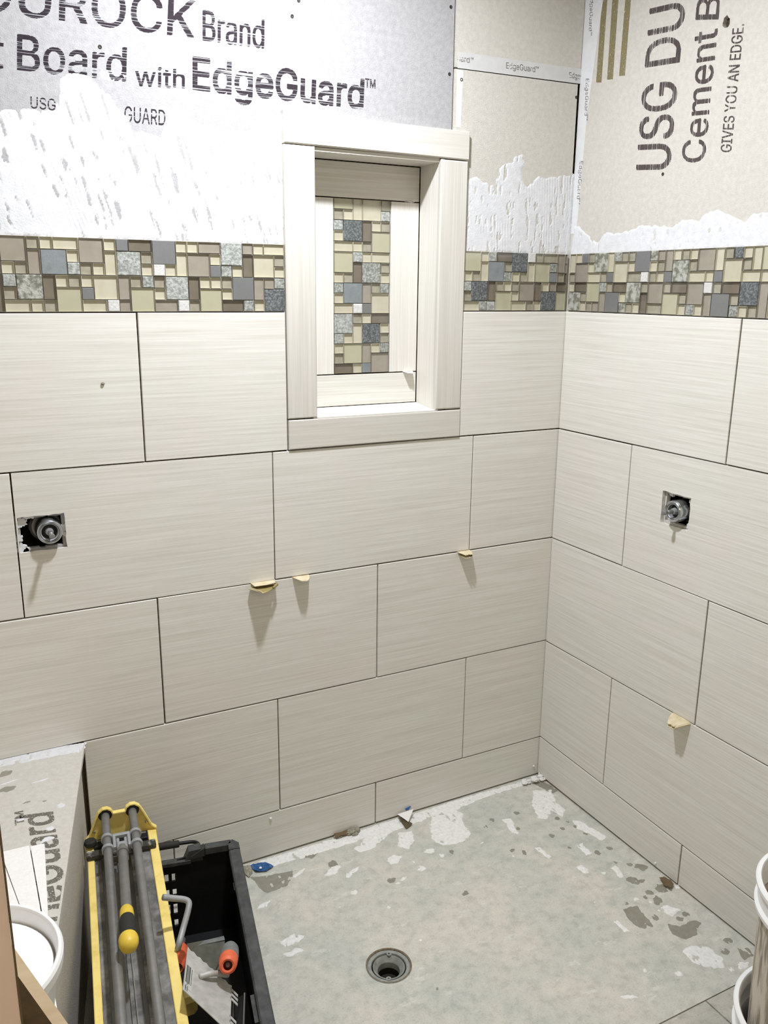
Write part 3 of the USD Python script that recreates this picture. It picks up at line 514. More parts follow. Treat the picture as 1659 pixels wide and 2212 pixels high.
# ---------------------------------------------------------------- the niche
niche = thing('wall_niche', (-.588, 0, 1.125), 'recessed shower niche framed with pale trim tiles and a mosaic strip inside', 'niche')
NB = Frame((0, .100, 0), (1, 0, 0), (0, -1, 0))
part(niche, 'trim_tile', quad_tile(BACK, [(-.834, 1.8235), (-.3385, 1.8215), (-.3385, 1.889), (-.834, 1.892)], -.0095, .0062, .0025, .0004), 'trim_across')
part(niche, 'trim_tile', quad_tile(BACK, rect(-.834, 1.2005, -.757, 1.8225), -.0095, .0045, .0025, .0006), 'trim_upright')
part(niche, 'trim_tile', quad_tile(BACK, rect(-.4205, 1.2005, -.3395, 1.8205), -.0095, .0045, .0035, .0006), 'trim_upright')
part(niche, 'trim_tile', quad_tile(BACK, rect(-.834, 1.1245, -.3395, 1.1985), -.0095, .0045, .0022, .0008), 'trim_across')
def hexa(p): return trimesh.convex.convex_hull(np.array(p, float))
part(niche, 'sill_tile', hexa([(x, y, z) for x in (-.7565, -.4198) for y, zs in ((-.0035, (1.190, 1.2003)), (.0995, (1.198, 1.2095))) for z in zs]), 'tile_across')
part(niche, 'return_tile', rbox((-.4190, -.002, 1.1985), (-.4100, .0995, 1.8205), .0006), 'tile_upright')
part(niche, 'return_tile', rbox((-.7665, -.002, 1.1985), (-.7572, .0995, 1.8205), .0006), 'tile_upright')
part(niche, 'return_tile', rbox((-.7570, .004, 1.8130), (-.4195, .0995, 1.8225), .0006), 'tile_across')
part(niche, 'back_tile', quad_tile(NB, rect(-.757, 1.7265, -.4195, 1.812), -.008, 0, .001, .0012), 'tile_across')
part(niche, 'back_tile', quad_tile(NB, rect(-.757, 1.2095, -.4195, 1.2925), -.008, 0, .001, .0012), 'tile_across')
part(niche, 'back_tile', quad_tile(NB, rect(-.757, 1.2930, -.6640, 1.7260), -.008, 0, .001, .0010), 'tile_upright')
part(niche, 'back_tile', quad_tile(NB, rect(-.5035, 1.2930, -.4195, 1.7260), -.008, 0, .001, .0010), 'tile_upright')
part(niche, 'niche_box', cavity(BACK, rect(-.7675, 1.188, -.409, 1.824), -.0105, -.110, .003), 'joint_dark')
NICHE_BAND = '''0,0,2,1,K 2,0,1,2,C 3,0,2,2,C 5,0,1,1,N 0,1,1,1,N 1,1,1,1,C 5,1,1,1,G 0,2,1,1,G 1,2,2,2,Z 3,2,1,2,D 4,2,1,1,C 5,2,1,1,N 0,3,1,1,C 4,3,2,2,K
0,4,2,1,C 2,4,1,1,C 3,4,1,1,N 0,5,2,2,K 2,5,1,1,G 3,5,1,1,C 4,5,2,1,C 2,6,1,2,D 3,6,2,2,d 5,6,1,1,N 0,7,1,1,C 1,7,1,1,N 5,7,1,1,C 0,8,1,1,d 1,8,2,2,S 3,8,1,2,T 4,8,1,1,N 5,8,1,1,d
0,9,1,1,C 4,9,2,2,C 0,10,2,1,C 2,10,1,1,W 3,10,1,1,B 0,11,2,2,G 2,11,1,1,N 3,11,1,1,C 4,11,2,1,D 2,12,1,2,C 3,12,2,2,Z 5,12,1,1,C 0,13,1,1,G 1,13,1,1,C 5,13,1,1,N
0,14,1,1,C 1,14,2,2,K 3,14,1,2,T 4,14,1,1,C 5,14,1,1,d 0,15,1,1,N 4,15,2,2,T 0,16,2,1,D 2,16,1,1,C 3,16,1,1,S'''
mosaic_band(niche, NB, lambda c: -.6630+.1585*c/6, 1.7255, (1.7255-1.2945)/17, NICHE_BAND, -.0008)
part(niche, 'mosaic_bed', prism(NB, sbox(-.6635, 1.294, -.504, 1.726), -.0085, -.0075), 'mosaic_bed')

# ---------------------------------------------------------------- bench of cement board at the left
BZ = .465
e0, e1 = np.array([-1.362, -.003]), np.array([-1.5105, -.652])
ed = (e1-e0)/np.linalg.norm(e1-e0); en = e0 + ed*1.36
bench = thing('bench', (-1.6, -.4, 0), 'low shower bench faced with grey cement board, printed top, under the left valve', 'bench')
top = Polygon([(X0+.002, -.003), e0, en, (X0+.002, en[1])])
part(bench, 'top_board', prism(GZ, top, BZ-.013, BZ), 'cement_board_warm')
ins = np.array([-.013, 0])
face = Polygon([e0+ins, en+ins, en+ins+np.array([-.013, 0]), e0+ins+np.array([-.013, 0])])
part(bench, 'front_board', prism(GZ, face, .001, BZ-.0135), 'cement_board_warm')
part(bench, 'frame', prism(GZ, Polygon([(X0+.002, -.003), e0+ins*2.2, en+ins*2.2+np.array([0, .02]), (X0+.002, en[1]+.02)]), .001, BZ-.014), 'wood_dark_and_shade')
bt = [fpoly((-1.6016,0.0336),(-1.5444,0.0227),(-1.3625,-0.0038),(-1.3782,-0.045),(-1.402,-0.0399),(-1.4907,-0.0333),(-1.5482,-0.0283),(-1.6045,-0.0254))]
part(bench, 'thinset_smear', relief(GZ, bt, BZ, .0014, .0025, .005, 90, 41, .04, soft=.003), 'thinset', smooth=True)
dots = [blob(*(-1.4479,-0.2462), .0085, .0085, 0, 16, 1, .06), blob(*(-1.4786,-0.3189), .008, .008, 0, 16, 2, .06), blob(*(-1.5288,-0.2626), .008, .005, .3, 12, 3, .3), blob(*(-1.5373,-0.1046), .02, .003, .2, 12, 4, .3), blob(*(-1.4741,-0.1284), .018, .003, .1, 12, 5, .3), blob(*(-1.4898,-0.3546), .012, .008, .2, 12, 6, .4)]
for dot in dots: part(bench, 'thinset_drip', relief(GZ, [dot], BZ, .0012, .0015, .002, 120, 43, 0, soft=.0015), 'thinset', smooth=True)
stains = [blob(*(-1.5398,-0.0664), .016, .012, .2, 14, 1, .3), blob(*(-1.5432,-0.1315), .018, .010, .2, 14, 2, .3), blob(*(-1.4765,-0.2131), .005, .003, 0, 12, 3, .2), blob(*(-1.5097,-0.202), .008, .003, 0, 12, 4, .2)]
part(bench, 'damp_spot', relief(GZ, stains, BZ, .0003, .002, .003, 120, 44, 0, soft=.0015), 'damp', smooth=True)
q1, q0g, qc = np.array((-1.4678,-0.2598)), np.array((-1.4772,-0.4869)), np.array((-1.5272,-0.2458))
dirb = (q0g-q1)/.515; lt = text_on(GZ, 'EdgeGuard', q1+dirb, q1, q1+dirb+(qc-q1), BZ+.0001, True)
nrm = np.array([ed[1], -ed[0], 0]); nrm = nrm*np.sign(np.dot(nrm, [-1, 0, 0]))
lt = trimesh.intersections.slice_mesh_plane(lt, nrm, np.array([e0[0], e0[1], BZ])+nrm*.004)
part(bench, 'lettering', lt, 'ink_bench')
part(bench, 'lettering', text_on(GZ, 'TM', (-1.5225,-0.2779), (-1.5196,-0.23), (-1.5387,-0.2766), BZ+.0001, True), 'ink_bench')

# ---------------------------------------------------------------- things on the bench
def slab_on(name, pts, z, t, mat, label, category, group=None, nm='tile'):
    th = thing(name, (*np.mean(pts, 0), z), label, category, group)
    part(th, nm, prism(GZ, Polygon(np.array(pts)).buffer(-.0006, join_style=2), z, z+t), mat)
    return th
slab_on('tile_strip', [(-1.608,-0.3603),(-1.5727,-0.3676),(-1.5537,-0.5441),(-1.5542,-0.6517),(-1.6071,-0.6468)], BZ+.0006, .009, 'tile_offcut', 'widest white tile offcut lying on the grey bench beside the carton', 'tile', 'white tile offcuts on the bench')
slab_on('tile_strip', [(-1.5719,-0.368),(-1.5209,-0.3705),(-1.5233,-0.5785),(-1.5296,-0.6754),(-1.5542,-0.6517),(-1.5537,-0.5441)], BZ+.0006, .009, 'tile_offcut', 'white tile offcut between the widest and the narrowest strip on the bench', 'tile', 'white tile offcuts on the bench')
slab_on('tile_strip', [(-1.5204,-0.3739),(-1.4943,-0.3776),(-1.5114,-0.5656),(-1.5231,-0.6787),(-1.529,-0.6757),(-1.5226,-0.5789)], BZ+.0006, .009, 'tile_offcut', 'narrow white tile offcut on the bench, covering part of the print', 'tile', 'white tile offcuts on the bench')
slab_on('tile_strip', [(-1.5378,-0.7825),(-1.5266,-0.7559),(-1.5264,-0.7854),(-1.5269,-0.8182),(-1.529,-0.8486),(-1.5396,-0.8388)], BZ+.0006, .009, 'tile_offcut', 'cream tile offcut whose corner shows below the white pail', 'tile', 'white tile offcuts on the bench')
pail = thing('bucket', (-1.6352, -.8277, BZ+.0105), 'open white pail full of white mix on the bench beside the carton', 'bucket')
PC = np.array([-1.6352, -.8277, 0]); zr = .62
part(pail, 'body', lathe([(0, BZ+.0105), (.098, BZ+.0105), (.114, zr-.02), (.1225, zr-.018), (.1235, zr-.004), (.121, zr), (.117, zr), (.1145, zr-.004), (.1125, zr-.02), (.111, zr-.034), (0, zr-.034)], PC, (0, 0, 1), 72), 'bucket_white', smooth=35)
part(pail, 'white_mix', lathe([(0, zr-.0155), (.06, zr-.016), (.092, zr-.0175), (.100, zr-.022), (.1085, zr-.0235), (.1085, zr-.0337), (0, zr-.0337)], PC, (0, 0, 1), 60), 'bucket_mix', smooth=35)
carton = thing('carton', (-1.80, -1.12, BZ+.001), 'tan cardboard carton standing upright at the left edge of the picture', 'box')
ca, cb = np.array((-1.5772,-0.8048)), 0
CX, CY = (-1.5819,0.8981)[0], -1.16
part(carton, 'side_panel', bx((X0+.55, CY, BZ+.001), (CX, CY+.004, 1.12)), 'carton')
part(carton, 'side_panel', bx((CX-.004, CY+.0042, BZ+.001), (CX, CY+.15, 1.12)), 'carton')
part(carton, 'side_panel', bx((X0+.55, CY+.146, BZ+.001), (CX-.0042, CY+.15, 1.12)), 'carton')
part(carton, 'side_panel', bx((X0+.55, CY+.0042, BZ+.001), (X0+.554, CY+.1458, 1.12)), 'carton')
part(carton, 'edge_fold', bx((CX+.0002, CY-.0006, BZ+.001), (CX+.0022, CY+.006, 1.12)), 'carton_edge')
part(carton, 'bottom_panel', bx((X0+.555, CY+.0045, BZ+.001), (CX-.0045, CY+.1455, BZ+.005)), 'carton')
# wooden strip that leans across the front of the bench
def strip(p0, p1, w, t, up=(0, 0, 1)):
    p0, p1 = map(np.array, (p0, p1)); d = (p1-p0)/np.linalg.norm(p1-p0); s = np.cross(d, up); s /= np.linalg.norm(s); u = np.cross(s, d)
    return hexa([p+s*w*i+u*t*j for p in (p0, p1) for i in (-.5, .5) for j in (-1, 0)])
wood = thing('wood_strip', (-1.52, -1.03, .62), 'pale wooden batten slanting down in front of the white pail', 'batten')
w0, w1 = np.array((-1.5871,-0.975,0.7477)), np.array((-1.5306,-1.0355,0.6435))
wd = (w1-w0)/np.linalg.norm(w1-w0); wv = (w0+w1)/2-CAM; wv /= np.linalg.norm(wv)
ws = np.cross(wd, wv); ws /= np.linalg.norm(ws); ws = ws*np.sign(ws[0])      # across the strip, to the right in view
wn = np.cross(wd, ws); wn = wn*np.sign(np.dot(wn, -wv))
part(wood, 'batten', hexa([p+ws*.0065*i+wn*.004*j for p in (w0, w1) for i in (-1, 1) for j in (-1, 1)]), 'wood')
part(wood, 'shaded_face', hexa([p+ws*a+wn*b for p in (w0, w1) for a, b in ((-.0066, .003), (-.0066, -.004), (-.030, -.012), (-.030, -.019))]), 'wood_dark_and_shade')  # batten side lying in shadow, its shade painted as dark wood
# ---------------------------------------------------------------- valves
def valve(name, F, ac, zc, hl, label, tipn):
    th = thing(name, F([[ac, zc, 0]])[0], label, 'valve')
    o = F([[ac, zc, 0]])[0]; ax = F.n
    part(th, 'valve_body', cat(lathe([(0, -.098), (.034, -.098), (.036, -.090), (.036, -.045), (.031, -.040), (0, -.040)], o, ax, 36), tube([o+ax*-.07+np.array([0, 0, s*.03]) for s in (-1, 1)], .013), tube([o+ax*-.07+F.a*s*.036 for s in (-1, 1)], .014)), 'dull_steel', smooth=40)
    part(th, 'sleeve', lathe([(.0235, -.040), (.0275, -.040), (.0275, .010), (.0262, .012), (.0262, .0165), (.0245, .0185), (.0235, .0185), (.0205, .0165), (.0205, .004), (.0225, .002), (.0225, -.038)], o, ax, 48), 'chrome', smooth=40)
    part(th, 'retaining_ring', lathe([(.0170, .0035), (.0204, .0035), (.0204, .0145), (.0188, .016), (.0170, .0145)], o, ax, 40), 'cast_grey', smooth=40)
    part(th, 'cartridge', lathe([(0, -.03), (.0168, -.03), (.0168, .004), (.012, .006), (0, .006)], o, ax, 32), 'black_rubber', smooth=40)
    part(th, 'cap', hexa([p for i in range(14) for p in (o+ax*.0055+F.a*.0095*math.cos(i*.449)+np.array([0, 0, .0095])*math.sin(i*.449), o+ax*.0175+F.a*.0075*math.cos(i*.449)+np.array([0, 0, .0075])*math.sin(i*.449))]), 'cast_grey')
    part(th, 'stem', lathe([(0, .017), (.0052, .017), (.0052, tipn-.018), (.0040, tipn-.017), (.0040, tipn-.012), (.0055, tipn-.009), (.0062, tipn-.005), (.005, tipn-.001), (0, tipn)], o, ax, 24), 'dull_steel', smooth=40)
valve('shower_valve', BACK, *(-1.3979,0.9892), 0, 'chrome valve cartridge poking out of a ragged square hole in the back wall', .056)
valve('shower_valve', RIGHT, *(0.4713,0.9881), 0, 'chrome valve cartridge in the square hole of the right wall', .050)
def lumps(F, pts, n0, mat, W_, seed):
    for i, (a, z, r) in enumerate(pts):
        m = prism(F, blob(a, z, r*1.2, r*1.05, i, 22, seed*10+i, .45), n0-.010, n0)
        part(W_, 'thinset_lump', m, mat)
lumps(BACK, [(*(-1.4557,0.9519), .011), (*(-1.4591,0.9765), .007), (*(-1.4449,0.9463), .007), (*(-1.3676,0.9914), .007), (*(-1.366,0.9752), .005), (*(-1.4521,1.012), .010), (*(-1.4363,1.0226), .007)], -.008, 'thinset', wall_back, 2)
lumps(RIGHT, [(*(0.5044,0.9554), .008), (*(0.5009,1.0277), .004), (*(0.437,1.0243), .006), (*(0.5009,1.0162), .004)], -.009, 'thinset', wall_right, 5)

# ---------------------------------------------------------------- floor drain
drain = thing('floor_drain', (*DR, 0), 'round grey drain set in the concrete shower floor', 'drain')
D0 = np.array([*DR, 0])
part(drain, 'outer_ring', lathe([(RIM, -.03), (RIM, .0012), (RIM-.003, .0016), (RIM-.0042, -.0018), (RIM-.0125, -.0022), (RIM-.0140, -.0060), (RIM-.0140, -.03)], D0, (0, 0, 1), 64), 'drain_grey', smooth=30)
part(drain, 'rust_line', lathe([(RIM-.0045, -.0016), (RIM-.0034, .0004), (RIM-.0030, .0018), (RIM-.0005, .0016), (RIM-.0020, .0022), (RIM-.0042, .0006)], D0, (0, 0, 1), 48), 'drain_rust', smooth=30)
part(drain, 'inner_ring', lathe([(RIM-.0165, -.03), (RIM-.0165, -.0042), (RIM-.0185, -.0032), (.0262, -.0135), (.0255, -.016), (.0255, -.03)], D0, (0, 0, 1), 64), 'drain_grey', smooth=30)
part(drain, 'gap_ring', lathe([(RIM-.0166, -.03), (RIM-.0138, -.03), (RIM-.0138, -.026), (RIM-.0166, -.026)], D0, (0, 0, 1), 48), 'drain_dark')
part(drain, 'pipe', lathe([(.0256, -.030), (.0280, -.030), (.0280, -.049), (0, -.049), (0, -.047), (.0256, -.047)], D0, (0, 0, 1), 40), 'drain_dark')
vd = D0[:2]-CAM[:2]; vd /= np.linalg.norm(vd)
for s in (1, -1):
    c = D0 + np.array([*(vd*s*.0375), 0])
    part(drain, 'screw_boss', lathe([(0, -.02), (.0062, -.02), (.0062, -.0012), (.0052, -.0004), (.0026, -.0008), (.0022, -.0045), (0, -.005)], c, (0, 0, 1), 20), 'drain_grey', smooth=30)

# ---------------------------------------------------------------- torn cardboard shims in the tile joints
def shim(F, a0, a1, z, p, tipa, label, fold=True, tipw=.35, droop=.004, side=1, mat='cardboard', n0=-.006):
    t = .0011
    if fold:
        k = [(a0, z), ((a0+a1)/2, z+.0006), (a1-.004, z), (a1, z-.003), (a1-.003, z-.0065), ((a0+a1)/2, z-.0085), (a0+.004, z-.0095)]
    else: k = [(a0, z), ((a0*2+a1)/3, z+.0006), ((a0+2*a1)/3, z-.0004), (a1, z+.0002)]
    poly = shapely.LineString(k).buffer(t/2, cap_style=2)
    g = trimesh.creation.extrude_polygon(poly, 1.0, engine='earcut')
    g = trimesh.remesh.subdivide_to_size(g.vertices, g.faces, .26); g = trimesh.Trimesh(*g, process=True)
    v = np.array(g.vertices); s = v[:, 2]
    jag = meshkit.noise(np.c_[v[:, 0]*320, 0*s, 0*s], 3)
    n = n0 + s*(p-n0)*(1-.16*jag*(s > .9))
    fall = np.clip((s-.1)/.9, 0, 1)**1.3
    a = v[:, 0] + (tipa + (v[:, 0]-(a0+a1)/2)*tipw - v[:, 0])*fall
    zz = v[:, 1] - droop*s**2
    th = thing('shim', F([[(a0+a1)/2, z, 0]])[0], label, 'shim', None)
    part(th, 'cardboard', F.mesh(trimesh.Trimesh(np.c_[a, zz, n], g.faces, process=False)), mat)
Z3 = ZB[3]
def plate3(pts, t):
    """Thin plate through a 3D outline."""
    p = np.array(pts, float); c = p.mean(0); u, sv, vt = np.linalg.svd(p-c); nz = vt[2]*np.sign(vt[2][2])
    a = vt[0]; b = np.cross(nz, a); q = np.c_[(p-c)@a, (p-c)@b]
    m = trimesh.creation.extrude_polygon(Polygon(q).buffer(0), t, engine='earcut'); v = np.array(m.vertices)
    return trimesh.Trimesh(c+v[:, :1]*a+v[:, 1:2]*b+v[:, 2:3]*nz, m.faces, process=False)
fs = thing('shim', (-.913, 0, Z3), 'folded tan cardboard shim with its inner shade painted dark, leftmost in the back wall joint', 'shim')
xa, xb = (-0.9416,0.7937)[0], (-0.8794,0.789)[0]
fl, fm, fr = np.array((-0.9496,0.7866)), np.array((-0.9267,0.7839)), np.array((-0.8945,0.7813))
B3 = lambda a, z, n: BACK([[a, z, n]])[0]
part(fs, 'upper_leaf', plate3([B3(xa, Z3, -.006), B3(xb, Z3, -.006), B3(xb-.002, Z3-.0015, .018), B3((xa+xb)/2, Z3-.001, .025), B3(xa+.003, Z3-.0005, .024)], .0012), 'cardboard')
part(fs, 'lower_leaf', plate3([B3(xa-.002, Z3-.010, .003), B3(xb, Z3-.010, .003), B3(fr[0], fr[1], .030), B3(fm[0]+.012, fm[1]+.001, .049), B3(fm[0], fm[1], .052), B3(fl[0], fl[1], .012)], .0012), 'cardboard_inner_shade')
part(fs, 'fold', tube([B3(xb, Z3-.003, .004), B3(xb+.0005, Z3-.006, .018), B3(fr[0]+.002, fr[1]+.005, .030)], [.003, .0042, .003], 10), 'cardboard_inner_shade', smooth=True)
part(fs, 'torn_edge', tube([B3(fl[0], fl[1]+.001, .0122), B3((fl[0]+fm[0])/2, (fl[1]+fm[1])/2+.0012, .0322), B3(fm[0], fm[1]+.001, .0522), B3((fm[0]*1.2+fr[0]*.8)/2, (fm[1]*1.2+fr[1]*.8)/2+.001, .043)], .0011, 6), 'cardboard')
part(fs, 'torn_edge', tube([B3(fl[0]+.002, fl[1]+.0045, .0140), B3(fm[0]-.003, fm[1]+.0045, .049)], .0008, 6), 'cardboard')
shim(BACK, (-0.8305,0.7914)[0], (-0.7833,0.7893)[0], Z3, .037, (-0.8191,0.7897)[0]+.012, 'torn tan cardboard shim just right of the folded one in the back wall joint', fold=False, tipw=.3, droop=.003)
shim(BACK, (-0.333,0.797)[0], (-0.2863,0.7935)[0], Z3, .036, (-0.3299,0.7966)[0]+.016, 'small folded cardboard shim in the back wall joint near the corner', tipw=.5, droop=.002)
shim(RIGHT, (0.5214,0.4513)[0], (0.5822,0.4586)[0], .4655, .042, (0.5375,0.4486)[0]+.018, 'tan cardboard shim sticking out of the lowest marked joint of the right wall', fold=True, tipw=.4, droop=.010)
shim(NB, -.462, -.432, 1.2935, .030, -.452, 'white cardboard shim at the bottom of the niche back', fold=False, tipw=.4, droop=.002, mat='paper_white', n0=-.004)
shim(NB, -.462, -.438, 1.7263, .008, -.448, 'tiny white shim at the top of the niche back', fold=False, tipw=.8, droop=.0, mat='paper_white', n0=-.004)

# ---------------------------------------------------------------- plastic crate
class Local:
    def __init__(s, o, yaw):
        c, k = math.cos(yaw), math.sin(yaw)
        s.T = np.eye(4); s.T[:3, 0] = (c, k, 0); s.T[:3, 1] = (k, -c, 0); s.T[:3, 2] = (0, 0, 1); s.T[:3, 3] = o
    def __call__(s, m):
        v = np.array(m.vertices)@s.T[:3, :3].T + s.T[:3, 3]; t = trimesh.Trimesh(v, np.array(m.faces), process=False); t.invert(); return t
    def p(s, q): return np.asarray(q, float)@s.T[:3, :3].T + s.T[:3, 3]
    def front(s, v): return Frame(s.p((0, v, 0)), s.T[:3, 0], s.T[:3, 1])      # a = u, n towards the viewer
# local axes: u to the right, v towards the viewer, w up
yc = math.radians(-11.4)
CR = Local((-1.0735, -.214, 0.001), yc)
crate = thing('crate', CR.p((-.15, .3, 0)), 'black plastic tool crate with slotted end and dusty rim on the shower floor', 'crate')
CW, CL, CH = .296, .62, .236
def panel_uw(u0, u1, w0, prof): return Polygon([(u0, w0)] + prof + [(u1, w0)])
endp = Polygon([(-CW, .004), (0, .004), (0, CH), (-.075, CH), (-.085, CH-.010), (-.150, CH-.026), (-.215, CH-.026), (-CW, CH-.026)])
endn = Polygon([(-CW, .004), (0, .004), (0, CH), (-.03, CH), (-.05, CH-.026), (-CW, CH-.026)])
slots = [sbox(-.147-.0165*i, w, -.147-.0165*i+.0090, w+h) for i in range(8) for w, h in ((.160, .021), (.122, .017), (.070, .028), (.036, .019)) if -.147-.0165*i > -CW+.03]
part(crate, 'end_wall', prism(CR.front(0), endp.difference(unary_union(slots)), 0, .005), 'black_plastic')
part(crate, 'end_wall', prism(CR.front(CL), endn, -.005, 0), 'black_plastic')
part(crate, 'side_wall', CR(bx((-.005, .0052, .004), (0, CL-.0052, CH))), 'black_plastic')
part(crate, 'side_wall', CR(bx((-CW, .0052, .004), (-CW+.005, CL-.0052, CH-.03))), 'black_plastic')
part(crate, 'bottom', CR(bx((-CW, 0, 0), (0, CL, .0038))), 'black_plastic')
def rimbar(lo, hi): return CR(rbox(lo, hi, .003))
part(crate, 'rim', cat(rimbar((-.016, .03, CH-.016), (.010, CL-.03, CH+.003)), CR(hexa([(a, b, c) for a, b in ((-.016, .031), (.010, .031), (-.014, .006), (-.004, -.006), (.010, .010)) for c in (CH-.016, CH+.0035)]))), 'rim_plastic')
part(crate, 'rim', cat(rimbar((-.070, -.009, CH-.018), (-.006, .010, CH+.0035)), CR(hexa([(a, b, c) for b in (-.009, .010) for a, c in ((-.070, CH-.018), (-.070, CH+.003), (-.087, CH-.014), (-.083, CH-.006), (-.100, CH-.022), (-.100, CH-.015))]))), 'rim_plastic')
part(crate, 'rim', rimbar((-.222, -.008, CH-.036), (-.100, .009, CH-.022)), 'rim_plastic')
part(crate, 'handle_bracket', CR(hexa([(a, b, c) for b in (-.016, .008) for a, c in ((-.118, CH-.030), (-.074, CH-.030), (-.106, CH-.001), (-.078, CH+.001))])), 'rim_plastic')
part(crate, 'corner_gusset', CR(hexa([(-.005, .13, CH-.010), (-.005, .155, CH-.010), (-.018, .13, CH-.012), (-.018, .155, CH-.012), (-.005, .13, CH-.045), (-.005, .155, CH-.045)])), 'rim_plastic')
part(crate, 'corner_gusset', CR(hexa([(-.005, .455, CH-.010), (-.005, .52, CH-.010), (-.024, .455, CH-.012), (-.024, .52, CH-.012), (-.005, .455, CH-.055), (-.005, .52, CH-.055)])), 'rim_plastic')
hp = [CR.p(q) for q in ((-.079, -.016, CH-.024), (-.078, -.034, CH-.028), (-.080, -.058, CH-.031), (-.090, -.070, CH-.032), (-.115, -.073, CH-.032), (-.215, -.073, CH-.032))]
part(crate, 'bail_handle', tube(smooth_path(hp, 6), .0042, 12), 'black_plastic', smooth=True)
part(crate, 'handle_grip', tube([CR.p((-.124, -.073, CH-.032)), CR.p((-.126, -.073, CH-.032)), CR.p((-.205, -.073, CH-.032)), CR.p((-.207, -.073, CH-.032))], [.007, .0088, .0088, .007], 16), 'black_rubber', smooth=True)

# ---------------------------------------------------------------- tile cutter lying across the crate
CU = Local((-1.3835, -.0605, CH-.0205), math.radians(-7.8))
cutter = thing('tile_cutter', CU.p((.08, .35, 0)), 'yellow and grey manual tile cutter lying across the black crate', 'tile cutter')
TW, TL = .158, .80
part(cutter, 'side_rail', CU(rbox((0, 0, 0), (.0150, TL, .026), .0015)), 'yellow_paint')
part(cutter, 'side_rail', CU(rbox((TW-.020, 0, 0), (TW, TL, .026), .0015)), 'yellow_paint')
part(cutter, 'base_plate', CU(bx((.0152, .002, .002), (TW-.0202, TL, .008))), 'dull_steel')
part(cutter, 'rubber_pad', CU(bx((.0154, .010, .0082), (.0290, TL, .0215))), 'pad_rubber')
part(cutter, 'rubber_pad', CU(bx((.094, .010, .0082), (TW-.0204, TL, .0215))), 'pad_rubber')
part(cutter, 'rubber_pad', CU(bx((.0640, .060, .0082), (.0860, TL, .014))), 'pad_rubber')
part(cutter, 'breaker_bar', CU(bx((.0725, .050, .0142), (.0745, TL, .0195))), 'aluminium')
plate = Polygon([(-.003, .0), (TW+.003, .0), (TW+.003, .030), (.150, .040), (.132, .082), (.124, .098), (.113, .106), (.102, .106), (.093, .100), (.090, .091), (.064, .091), (.060, .100), (.051, .106), (.040, .106), (.030, .098), (.022, .082), (.006, .040), (-.003, .030)])
plate = plate.buffer(-.004).buffer(.004)
FV = CU.front(0)
flange = plate.difference(plate.buffer(-.0028)).intersection(sbox(-.1, .031, .3, .2))
part(cutter, 'end_plate', cat(prism(FV, plate, -.0035, -.0002), prism(FV, flange, -.0002, .0085)), 'yellow_paint')
RU, RW = (.0455, .1070), .0865
for u in RU:
    part(cutter, 'guide_rail', tube([CU.p((u, v, RW)) for v in (.0002, .001, TL-.001, TL)], [.008, .0094, .0094, .008], 20), 'dull_steel', smooth=40)
    part(cutter, 'rail_grommet', lathe([(.0097, .0002), (.0150, .0002), (.0155, .003), (.0135, .006), (.0097, .006)], CU.p((u, 0, RW)), CU.T[:3, 1], 28), 'black_rubber', smooth=40)
for u, w in ((.018, .046), (.137, .048)):
    part(cutter, 'bolt', lathe([(0, 0), (.0034, 0), (.0034, .002), (.0018, .003), (0, .0032)], CU.p((u, -.0001, w)), CU.T[:3, 1], 10), 'aluminium')
part(cutter, 'fence', CU(rbox((.0152, .012, .0220), (TW-.0202, .040, .0330), .002)), 'black_plastic')
part(cutter, 'fence_groove', CU(bx((.02, .018, .0331), (TW-.024, .024, .0340))), 'dull_steel')
part(cutter, 'measuring_bar', CU(rbox((-.002, .062, .0262), (TW-.006, .082, .0400), .002)), 'dusty_bar')
part(cutter, 'fence_knob', lathe([(0, 0), (.013, 0), (.0145, .004), (.0135, .011), (.009, .0135), (0, .0135)], CU.p((.008, .030, .0335)), (0, 0, 1), 8), 'black_rubber')
# carriage that slides on the two rails
cv = .098
rings = [lathe([(.0097, -.0045), (.0130, -.0045), (.0134, -.003), (.0134, .003), (.0130, .0045), (.0097, .0045)], CU.p((u, v, RW)), CU.T[:3, 1], 28) for u in RU for v in (cv, cv+.040)]
bars = [CU(rbox((RU[0]+.0115, cv-.0045, RW-.002), (RU[1]-.0115, cv+.0045, RW+.008), .0015)), CU(rbox((RU[0]+.0115, cv-.004, RW-.002), (RU[0]+.0185, cv+.044, RW+.007), .0015)), CU(rbox((RU[1]-.0185, cv-.004, RW-.002), (RU[1]-.0115, cv+.044, RW+.007), .0015))]
part(cutter, 'carriage', cat(*rings, *bars), 'cast_grey', smooth=35)
UM = .0762
part(cutter, 'pivot_block', cat(CU(rbox((UM-.0115, cv+.012, RW-.030), (UM-.0050, cv+.052, RW+.006), .0015)), CU(rbox((UM+.0050, cv+.012, RW-.030), (UM+.0115, cv+.052, RW+.006), .0015)), CU(rbox((UM-.0115, cv+.030, RW-.026), (UM+.0115, cv+.060, RW+.010), .003))), 'cast_grey')
part(cutter, 'cutting_wheel', lathe([(0, -.002), (.010, -.0015), (.011, 0), (.010, .0015), (0, .002)], CU.p((UM, cv+.020, RW-.034)), CU.T[:3, 0], 24), 'dull_steel', smooth=30)
h0, h1 = np.array(CU.p((UM, cv+.045, RW+.002))), np.array(CU.p((UM-.006, .42, RW+.030)))
hd = (h1-h0)/np.linalg.norm(h1-h0)
part(cutter, 'handle_rod', cat(tube([h0, h0+hd*.001, h1], [.0085, .0102, .0102], 20), lathe([(.0103, 0), (.0126, .001), (.0130, .006), (.0126, .013), (.0103, .013)], h0+hd*.012, hd, 24)), 'dull_steel', smooth=40)
def grip(parts_of, a, b, prof, mat, name='grip'): part(parts_of, name, lathe([(r, t*np.linalg.norm(b-a)) for r, t in prof], a, b-a, 28), mat, smooth=40)
g0, gL = h0+hd*.236, .126
